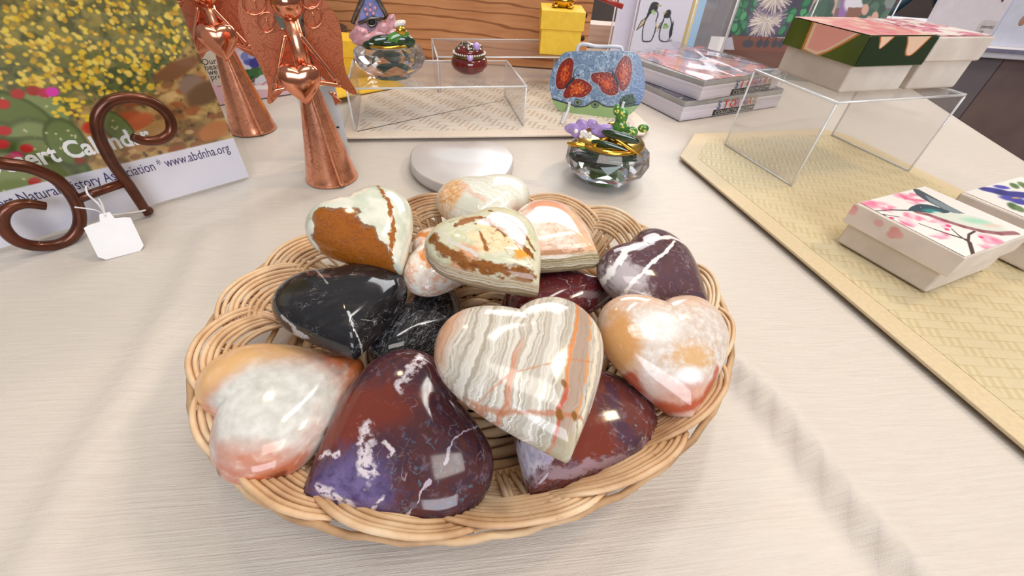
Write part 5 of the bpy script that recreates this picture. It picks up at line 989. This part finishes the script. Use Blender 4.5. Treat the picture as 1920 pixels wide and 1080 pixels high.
# ================================================================== papier-mache boxes
g = G('papier_mache', .55, spec=.3); n = g.noise(26, 5); g.base(g.ramp(n, [(.3, '#cdbfb2'), (.6, '#ddd1c6'), (.8, '#e9e0d6')])); g.bump(g.noise(160, 4), .3, .0006); M_PM = g.mat
def pm_box(fc, u, v, z0, h, lid, label, paint, bg, side=None, over=.0035, lidmat=None, flare=.0):
    """fc front corner, u and v edge vectors away from it"""
    fc = np.array([fc[0], fc[1], T0 + z0]); w, d = np.linalg.norm(u), np.linalg.norm(v); u, v = unit(u), unit(v); t = thing('keepsake_box', fc + u * w / 2 + v * d / 2, label, 'keepsake box', 'painted papier-mache boxes')
    MB().box(fc + Z3 * .0005, u * w, v * d, Z3 * (h - .002)).build('box_base', M_PM, t, bevel=.003); o = fc - (u + v) * over + Z3 * (h - lid); W_, D_ = w + 2 * over, d + 2 * over
    lo = MB().box(o, u * W_, v * D_, Z3 * lid).build('lid', lidmat or M_PM, t, bevel=.0022)
    tp_ = Plane(o + Z3 * lid, u, v); cv = Canvas(W_, D_, 2200, bg, tp_.uv)
    if tp_.n[2] < 0: tp_ = Plane(o + Z3 * lid, v, u); cv = Canvas(D_, W_, 2200, bg, tp_.uv)
    paint(cv); ins = .0012; cv.build('painted_top', tp_, lo, .3, .0004, lambda a, b: (a > ins) & (b > ins) & (a < cv.w - ins) & (b < cv.h - ins), coat=.25)
    if side:
        for pl_, wd, pf, sbg in side(o, u, v, W_, D_, lid):
            c2 = Canvas(wd, lid - .001, 2600, sbg, pl_.uv); pf(c2); c2.build('painted_side', pl_, lo, .2, .0004, coat=.3)
    return t
# hummingbird box
fcx = P(1722, 563); uh = P(1838, 517) - fcx; vh = P(1557, 464) - fcx; zt = .0505
def hum(cv):
    def Q(x, y): return (1540 + x / 4.15, 320 + y / 4.15)
    r = np.random.default_rng(6)
    for (x, y, sx_, sy_) in [(300, 280, 9, 5), (430, 260, 12, 6), (600, 190, 8, 5), (680, 200, 9, 4), (740, 240, 8, 4), (650, 360, 8, 6), (660, 420, 9, 5), (740, 360, 7, 4), (920, 400, 10, 4), (930, 510, 9, 4), (1300, 540, 10, 6), (1350, 560, 9, 5), (1290, 600, 7, 4), (520, 290, 8, 4), (990, 430, 4, 3)]:
        for k in range(5): cv.ell(*Q(x + r.uniform(-40, 40), y + r.uniform(-18, 18)), sx_ * .0006 * r.uniform(.6, 1.3), sy_ * .0006 * r.uniform(.7, 1.3), ['#f2b6c8', '#ee8fae', '#f7d3dc', '#e8648f'][r.integers(4)], r.uniform(0, 3), .9, .7)
    for p in [(985, 430), (545, 370), (975, 460), (1240, 520)]: cv.ell(*Q(*p), .0022, .0018, '#e23f78', 0, .6)
    cv.line([Q(*p) for p in [(1180, 660), (1150, 560), (1130, 540), (1000, 500), (880, 460), (760, 415)]], .0016, '#4b3230', w1=.0005); cv.line([Q(*p) for p in [(1140, 555), (1145, 500), (1190, 475)]], .001, '#4b3230'); cv.line([Q(*p) for p in [(1120, 545), (1060, 500), (1010, 455)]], .0008, '#4b3230', w1=.0004); cv.line([Q(*p) for p in [(270, 352), (380, 338), (490, 345), (600, 362)]], .0011, '#3c2a2a', w1=.0004); cv.line([Q(*p) for p in [(490, 345), (515, 385)]], .0005, '#3c2a2a')
    cv.poly([Q(*p) for p in [(700, 135), (760, 150), (880, 215), (1000, 280), (1080, 340), (960, 310), (800, 230), (740, 190)]], '#4a525c'); cv.poly([Q(*p) for p in [(800, 190), (1000, 280), (1120, 340), (1000, 330), (840, 240)]], '#7f8d95')
    body = spline([(*Q(*p), 0) for p in [(690, 310), (760, 275), (850, 280), (950, 310), (1060, 340), (1200, 360), (1330, 410), (1430, 460), (1510, 488), (1380, 490), (1240, 470), (1100, 435), (960, 390), (830, 345), (740, 325)]], 5, True)[:, :2]; cv.poly(body, '#dfe3d8'); b0 = [(740, 325), (830, 345), (960, 392), (1100, 437), (1240, 472), (1380, 492), (1510, 488)]
    cv.line([Q(*p) for p in b0], .0030, '#8c4a52', alpha=.8); cv.ell(*Q(1200, 395), .012, .005, '#a6dcc2', -.5, .9, .9); cv.ell(*Q(1330, 430), .009, .003, '#e6c6b8', -.4, .9, .7)
    cv.poly(spline([(*Q(*p), 0) for p in [(675, 308), (700, 282), (760, 263), (830, 268), (900, 285), (1000, 325), (900, 335), (780, 325), (720, 320)]], 5, True)[:, :2], '#2f4a58'); cv.ell(*Q(850, 315), .008, .0035, '#2f8f8c', -.3, .8); cv.ell(*Q(900, 330), .005, .002, '#d6ddd6', -.3, .9)
    cv.line([Q(390, 318), Q(540, 308), Q(690, 312)], .0006, '#2a2228', w1=.0014); cv.ell(*Q(765, 292), .0015, .0013, '#121218'); cv.ell(*Q(768, 290), .0005, .0005, '#ffffff')
def hside(o, u, v, W_, D_, lid):
    def p1(c2):
        c2.c += (c2.col('#d3c5bb') - c2.c) * np.clip((c2.fbm(.02, 3) - .4) * 3, 0, 1)[..., None]
        for p, cl in [((1600, 390), '#dd8f92'), ((1598, 396), '#e5a5a2'), ((1648, 418), '#dba09c'), ((1678, 432), '#d98c88'), ((1672, 440), '#d79490'), ((1684, 440), '#de9c96')]: c2.ell(*p, .0042, .0034, cl, 0, .5, .85)
    return [(Plane(o + v * D_ - u * 0 + Z3 * .0005, -v, Z3), D_, p1, '#dccfc4')]
pm_box(fcx, uh, vh, .0075, zt - .006, .021, 'white keepsake box with hummingbird and pink blossom lid, on the gold placemat', hum, '#f1ede9', hside)
# iris box, behind it at the right edge
fci = P(1912, 524); uv_ = unit(uh)
vi0 = P(1857, 492) - fci; vi = unit(vh) * np.linalg.norm(vh) * .95
def iris(cv):
    def Q(x, y): return (1540 + x / 4.15, 320 + y / 4.15)
    for p in [(1500, 120, .008, '#5d7a4a'), (1560, 110, .008, '#76905c'), (1490, 280, .009, '#4e6a40'), (1540, 300, .008, '#6c8455'), (1600, 130, .01, '#5d7a4a'), (1640, 280, .01, '#4e6a40')]: cv.ell(*Q(*p[:2]), p[2], p[2] * .5, p[3], .5, .5)
    for p in [(1300, 150, .010, '#2f2f86'), (1360, 160, .012, '#3a3a9c'), (1430, 180, .012, '#2a2a78'), (1480, 220, .012, '#4a4aae'), (1540, 190, .013, '#35358f'), (1400, 130, .008, '#4d4db5'), (1560, 250, .010, '#3e3ea0'), (1620, 200, .014, '#35358f')]: cv.ell(*Q(*p[:2]), p[2], p[2] * .55, p[3], -.4, .5)
    cv.ell(*Q(1510, 215), .004, .0012, '#e0b23c', -.4)
pm_box(fci, unit(uh) * .11, vi, .0075, zt - .006, .021, 'white keepsake box with deep blue iris lid, at the right edge of the gold placemat', iris, '#f1ede9')
# watermelon box and rose box on the tall riser
zr = RZ2 + .0008; fw_ = P(1571, 177, zr); uw = P(1683, 171, zr) - fw_; vw = P(1455, 132, zr) - fw_; M_RIND = plain('green_rind_enamel', '#33491c', .2, coat=.4, var=.25, scale=40)
uw = unit(uw) * np.linalg.norm(uw); hw = zat(fw_[:2], 66) - zr
def melon(cv):
    n = cv.fbm(.012, 3); cv.c += (cv.col('#ea8d92') - cv.c) * np.clip((n - .4) * 4, 0, 1)[..., None]; cv.c += (cv.col('#f4d3bf') - cv.c) * np.clip((cv.fbm(.02, 6) - .58) * 8, 0, 1)[..., None]
def mside(o, u, v, W_, D_, lid):
    def p1(c2):   # left face: rind with a big pink bite
        w, h = c2.w, c2.h; c2.c += (c2.col('#5a6a22') - c2.c) * np.exp(-((c2.x / w - .12) / .14) ** 2)[..., None] * .6; c2.c += (c2.col('#5a6a22') - c2.c) * np.exp(-((c2.x / w - .72) / .16) ** 2)[..., None] * .6
        for k, cl in ((0, '#c9823f'), (.03, '#f0cdb2'), (.07, '#eea79c')): c2.poly([(w * (.27 + k), h * 1.1), (w * (.29 + k), 0 + h * k * 2), (w * (.52 - k * .3), -h * .1 + h * k * 3), (w * (.66 - k), h * .25), (w * (.78 - k), h * .62), (w * (.92 - k), h * 1.1)], cl, px=False)
    def p2(c2):   # front face: dark rind with drips
        w, h = c2.w, c2.h
        for k, cl in ((0, '#b8692f'), (.02, '#eec9ac')):
            [c2.poly([(x_, y_) for x_, y_, _ in spline([(w * x_, h * y_, 0) for x_, y_ in pts_], 8)], cl, px=False) for pts_ in ([(.10 + k, 1.1), (.15 + k, .86), (.21, .60 + k), (.27 - k, .72), (.36 - k, 1.1)], [(.48 + k, 1.1), (.56 + k, .80), (.63 + k * .5, .42 + k * 2), (.70, .32 + k * 2), (.78 - k, .45 + k), (.90 - k, 1.1)])]
    return [(Plane(o + v * D_ + Z3 * .0005, -v, Z3), D_, p1, '#43541d'), (Plane(o + Z3 * .0005, u, Z3), W_, p2, '#22331a')]
pm_box(fw_, uw, vw, zr, hw, hw * .50, 'keepsake box painted as a cut watermelon, on the tall clear riser', melon, '#efb1ac', mside, .004, M_RIND)
fr2 = fw_ + unit(uw) * (np.linalg.norm(uw) + .012); fr2 = np.array([*fr2[:2], 0]); ur = P(1809, 170, zr) - P(1706, 172, zr)
def rose(cv):
    n, m_ = cv.fbm(.014, 8), cv.fbm(.006, 9); cv.c += (cv.col('#d9788c') - cv.c) * (np.clip((n - .40) * 7, 0, 1) * np.clip(1.5 - np.abs(cv.x / cv.w - .5) * 2.6, 0, 1))[..., None]; cv.c += (cv.col('#a8405c') - cv.c) * (np.clip((m_ - .56) * 9, 0, 1) * np.clip((n - .42) * 8, 0, 1))[..., None]
pm_box(fr2, unit(uw) * np.linalg.norm(ur) * .98, vw, zr, hw * .98, hw * .44, 'white keepsake box with rose pink lid, right of the watermelon box', rose, '#efe9e2')

# ================================================================== stone slab behind the basket
g = G('frosted_selenite', .35, spec=.5, Subsurface_Weight=.25, Subsurface_Radius=(.01, .01, .01)); n = g.noise(18, 4); xy = g.xyz(); cm = g.blob(xy, .004, .010, .045, .022, .5, g.noise(50, 4), .35)
g.base(g.mix(g.m('MULTIPLY', cm, .7), g.ramp(n, [(.3, '#bfb8b6'), (.7, '#cac4c2')]), '#d3d4d6')); g.set('Transmission Weight', .12); M_SEL = g.mat
sp = [P(px, py, .014) for px, py in [(770, 283), (790, 268), (830, 265), (866, 268), (905, 264), (940, 270), (962, 290), (960, 310), (945, 330), (900, 350), (850, 352), (800, 335), (772, 312)]]
so = spline([(*p[:2], 0) for p in sp], 6, True)[:, :2]; cS = so.mean(0); M = MB(); k = len(so); lay = [(.975, .001), (1.0, .004), (1.0, .011), (.985, .0138), (.96, .0145), (.5, .0147)]
vs = [(cS[0] + (x - cS[0]) * f_, cS[1] + (y - cS[1]) * f_, T0 + z) for f_, z in lay for x, y in so]; fs = [(i * k + j, i * k + (j + 1) % k, (i + 1) * k + (j + 1) % k, (i + 1) * k + j) for i in range(len(lay) - 1) for j in range(k)]; fs += [tuple(range(k))[::-1], tuple((len(lay) - 1) * k + j for j in range(k))]
M.add(vs, fs); M.build('selenite_slab', M_SEL, loc=(cS[0], cS[1], T0), label='frosted white oval stone slab lying just behind the basket', cat='stone slab')

# ================================================================== far background
# brown bowl of stones behind the front angel
bc = P(628, 120); bc = np.array([bc[0] - .02, .80, T0]); bc[0] = Plane((0, .84, T0), (1, 0, 0), Z3).pt(625, 90)[0]; bc[1] = .885; bc[0] = Plane((0, .885, T0), (1, 0, 0), Z3).pt(575, 90)[0]
bw = thing('wooden_bowl', bc, 'dark brown wooden bowl of pebbles behind the front copper angel', 'bowl'); g = plain('dark_walnut', '#5a4034', .45, var=.25, scale=20)
MB().lathe(bc, [(.035, .001), (.05, .004), (.072, .03), (.082, .065), (.079, .066), (.068, .034), (.045, .010)], 36).build('bowl_shell', g, bw)
for k, (dx, dy, dz, r) in enumerate([(.03, -.02, .062, .022), (-.02, -.03, .060, .024), (.0, .03, .060, .026), (.045, .02, .066, .018), (-.045, .01, .060, .02), (.02, .0, .085, .02)]):
    MB().ball(bc + [dx, dy, dz], (r, 0, 0), (0, r * .9, 0), (0, 0, r * .7)).build('pebble', plain('brown_pebble', '#6b5346', .4, var=.3, scale=25), loc=bc + [dx, dy, dz], label='smooth brown pebble in the wooden bowl behind the angels', cat='pebble', group='pebbles in the wooden bowl')
# red pencil tip
rp_ = facing(P(1140, 60) * [0, 0, 0] + np.array([.26, .88, T0])); pn = thing('red_pencil', rp_.pt(1150, 5), 'red stick laid over the top of the clear card holder', 'stick')
MB().tube([rp_.pt(1102, -14), rp_.pt(1168, 13)], .0042, 8).build('stick_body', plain('red_lacquer', '#a32c22', .3, coat=.3), pn)
# counter with white boards at the right
qc = P(1872, 104, -.01); yc = qc[1]; cpn = Plane((0, yc, T0), (1, 0, 0), Z3); xl = cpn.pt(1700, 60)[0]; M_DK = plain('dark_cabinet', '#86716c', .4, var=.12, scale=6); M_DK2 = plain('grey_brown_cabinet', '#857a7c', .4, var=.1, scale=6)
ztop = cpn.pt(1890, 91)[2] - T0; zlow = cpn.pt(1895, 112)[2] - T0
ck = thing('display_counter', (xl + .9, yc + .3, 0), 'dark brown counter with white top at the far right', 'counter')
MB().box((xl, yc, T0 + zlow), (2.2, 0, 0), (0, .6, 0), (0, 0, ztop - zlow)).build('countertop', M_WHITE, ck, bevel=.003)
xs = cpn.pt(1898, 122)[0]; MB().box((xl + .02, yc + .04, .001), (xs - xl - .02, 0, 0), (0, .5, 0), (0, 0, T0 + zlow - .001)).build('cabinet_panel', M_DK2, ck); MB().box((xs + .004, yc + .04, .001), (1.5, 0, 0), (0, .5, 0), (0, 0, T0 + zlow - .001)).build('cabinet_panel', M_DK, ck)
MB().box((xl, yc - .006, T0 + ztop - .012), (2.2, 0, 0), (0, .006, 0), (0, 0, .01)).build('edge_strip', plain('grey_edge_strip', '#8a86a0', .4), ck)
wp = Plane((0, yc + .03, T0 + ztop), (1, 0, 0), Z3 + [0, .12, 0])
for x0p, x1p, cl, lb_, lab in ((1737, 1868, '#e3dce6', 'white display board with small printed sticker on the far counter', True), (1872, 2010, '#d6d9ec', 'bluish white display board at the top right corner', False)):
    a0, a1 = wp.uv(x0p, 50)[0], wp.uv(x1p, 50)[0]; pb_ = Plane(wp.at(a0, .0005), wp.u, wp.v); t = thing('display_board', pb_.at((a1 - a0) / 2, 0), lb_, 'display board', 'white boards on the far counter')
    MB().box(pb_.at(0, 0, -.012), pb_.u * (a1 - a0), pb_.v * .30, pb_.n * .012).build('board', plain('board_' + cl[1:], cl, .6, var=.03), t)
    if lab:
        a, b = pb_.uv(1822, 68); w_, h_ = .055, .045; MB().box(pb_.at(a, b, 0), pb_.u * w_, pb_.v * h_, pb_.n * .0008).build('sticker', plain('sticker_paper', '#d8cfd2', .4), t)
        text('peaceful', .012, pb_, (a + .010, b + .024), M_INK, t, off=.0014); text('7.18', .009, pb_, (a + .010, b + .010), M_INK, t, off=.0014)
        MB().prism([pb_.at(*pb_.uv(*p), .0002) for p in [(1877, -4), (1886, -4), (1878, 5)]], pb_.n * .0006).build('red_motif', plain('maroon_print', '#6b1f30', .5), t)
    else: MB().ball(pb_.at(*pb_.uv(1919, 38), 0), pb_.u * .012, pb_.v * .016, pb_.n * .0012).build('orange_motif', plain('tan_print', '#b58d7c', .5), t)
# blue chair beyond the table
chp = Plane((1.55, 2.6, 0), (1, 0, 0), Z3); M_BLUE = plain('teal_painted_wood', '#1f4a63', .45, var=.2, scale=12); c0 = chp.pt(1705, 40)
ch = thing('folding_chair', (c0[0], 2.75, 0), 'dark teal wooden chair seen between the cactus card and white board', 'chair'); cx = c0[0]; zs = c0[2]
for sx_ in (-.2, .2):
    MB().box((cx + sx_ - .018, 2.58, .001), (.036, 0, 0), (0, .04, 0), (0, 0, zs + .45)).build('front_leg', M_BLUE, ch, bevel=.004); MB().box((cx + sx_ - .018, 2.98, .001), (.036, 0, 0), (0, .04, 0), (0, 0, zs - .02)).build('rear_leg', M_BLUE, ch, bevel=.004)
MB().box((cx - .22, 2.60, zs - .06), (.44, 0, 0), (0, .42, 0), (0, 0, .03)).build('seat', plain('pale_seat', '#b79a86', .5), ch, bevel=.004)
for zz_ in (zs - .1, zs + .12, zs + .38): MB().box((cx - .2, 2.585, zz_), (.4, 0, 0), (0, .025, 0), (0, 0, .045)).build('crossbar', M_BLUE, ch, bevel=.003)
MB().tube([(cx - .19, 2.6, zs - .06), (cx + .19, 2.6, zs + .4)], .016, 8).build('brace', M_BLUE, ch); MB().tube([(cx + .19, 2.59, zs - .06), (cx - .19, 2.59, zs + .4)], .016, 8).build('brace', M_BLUE, ch)
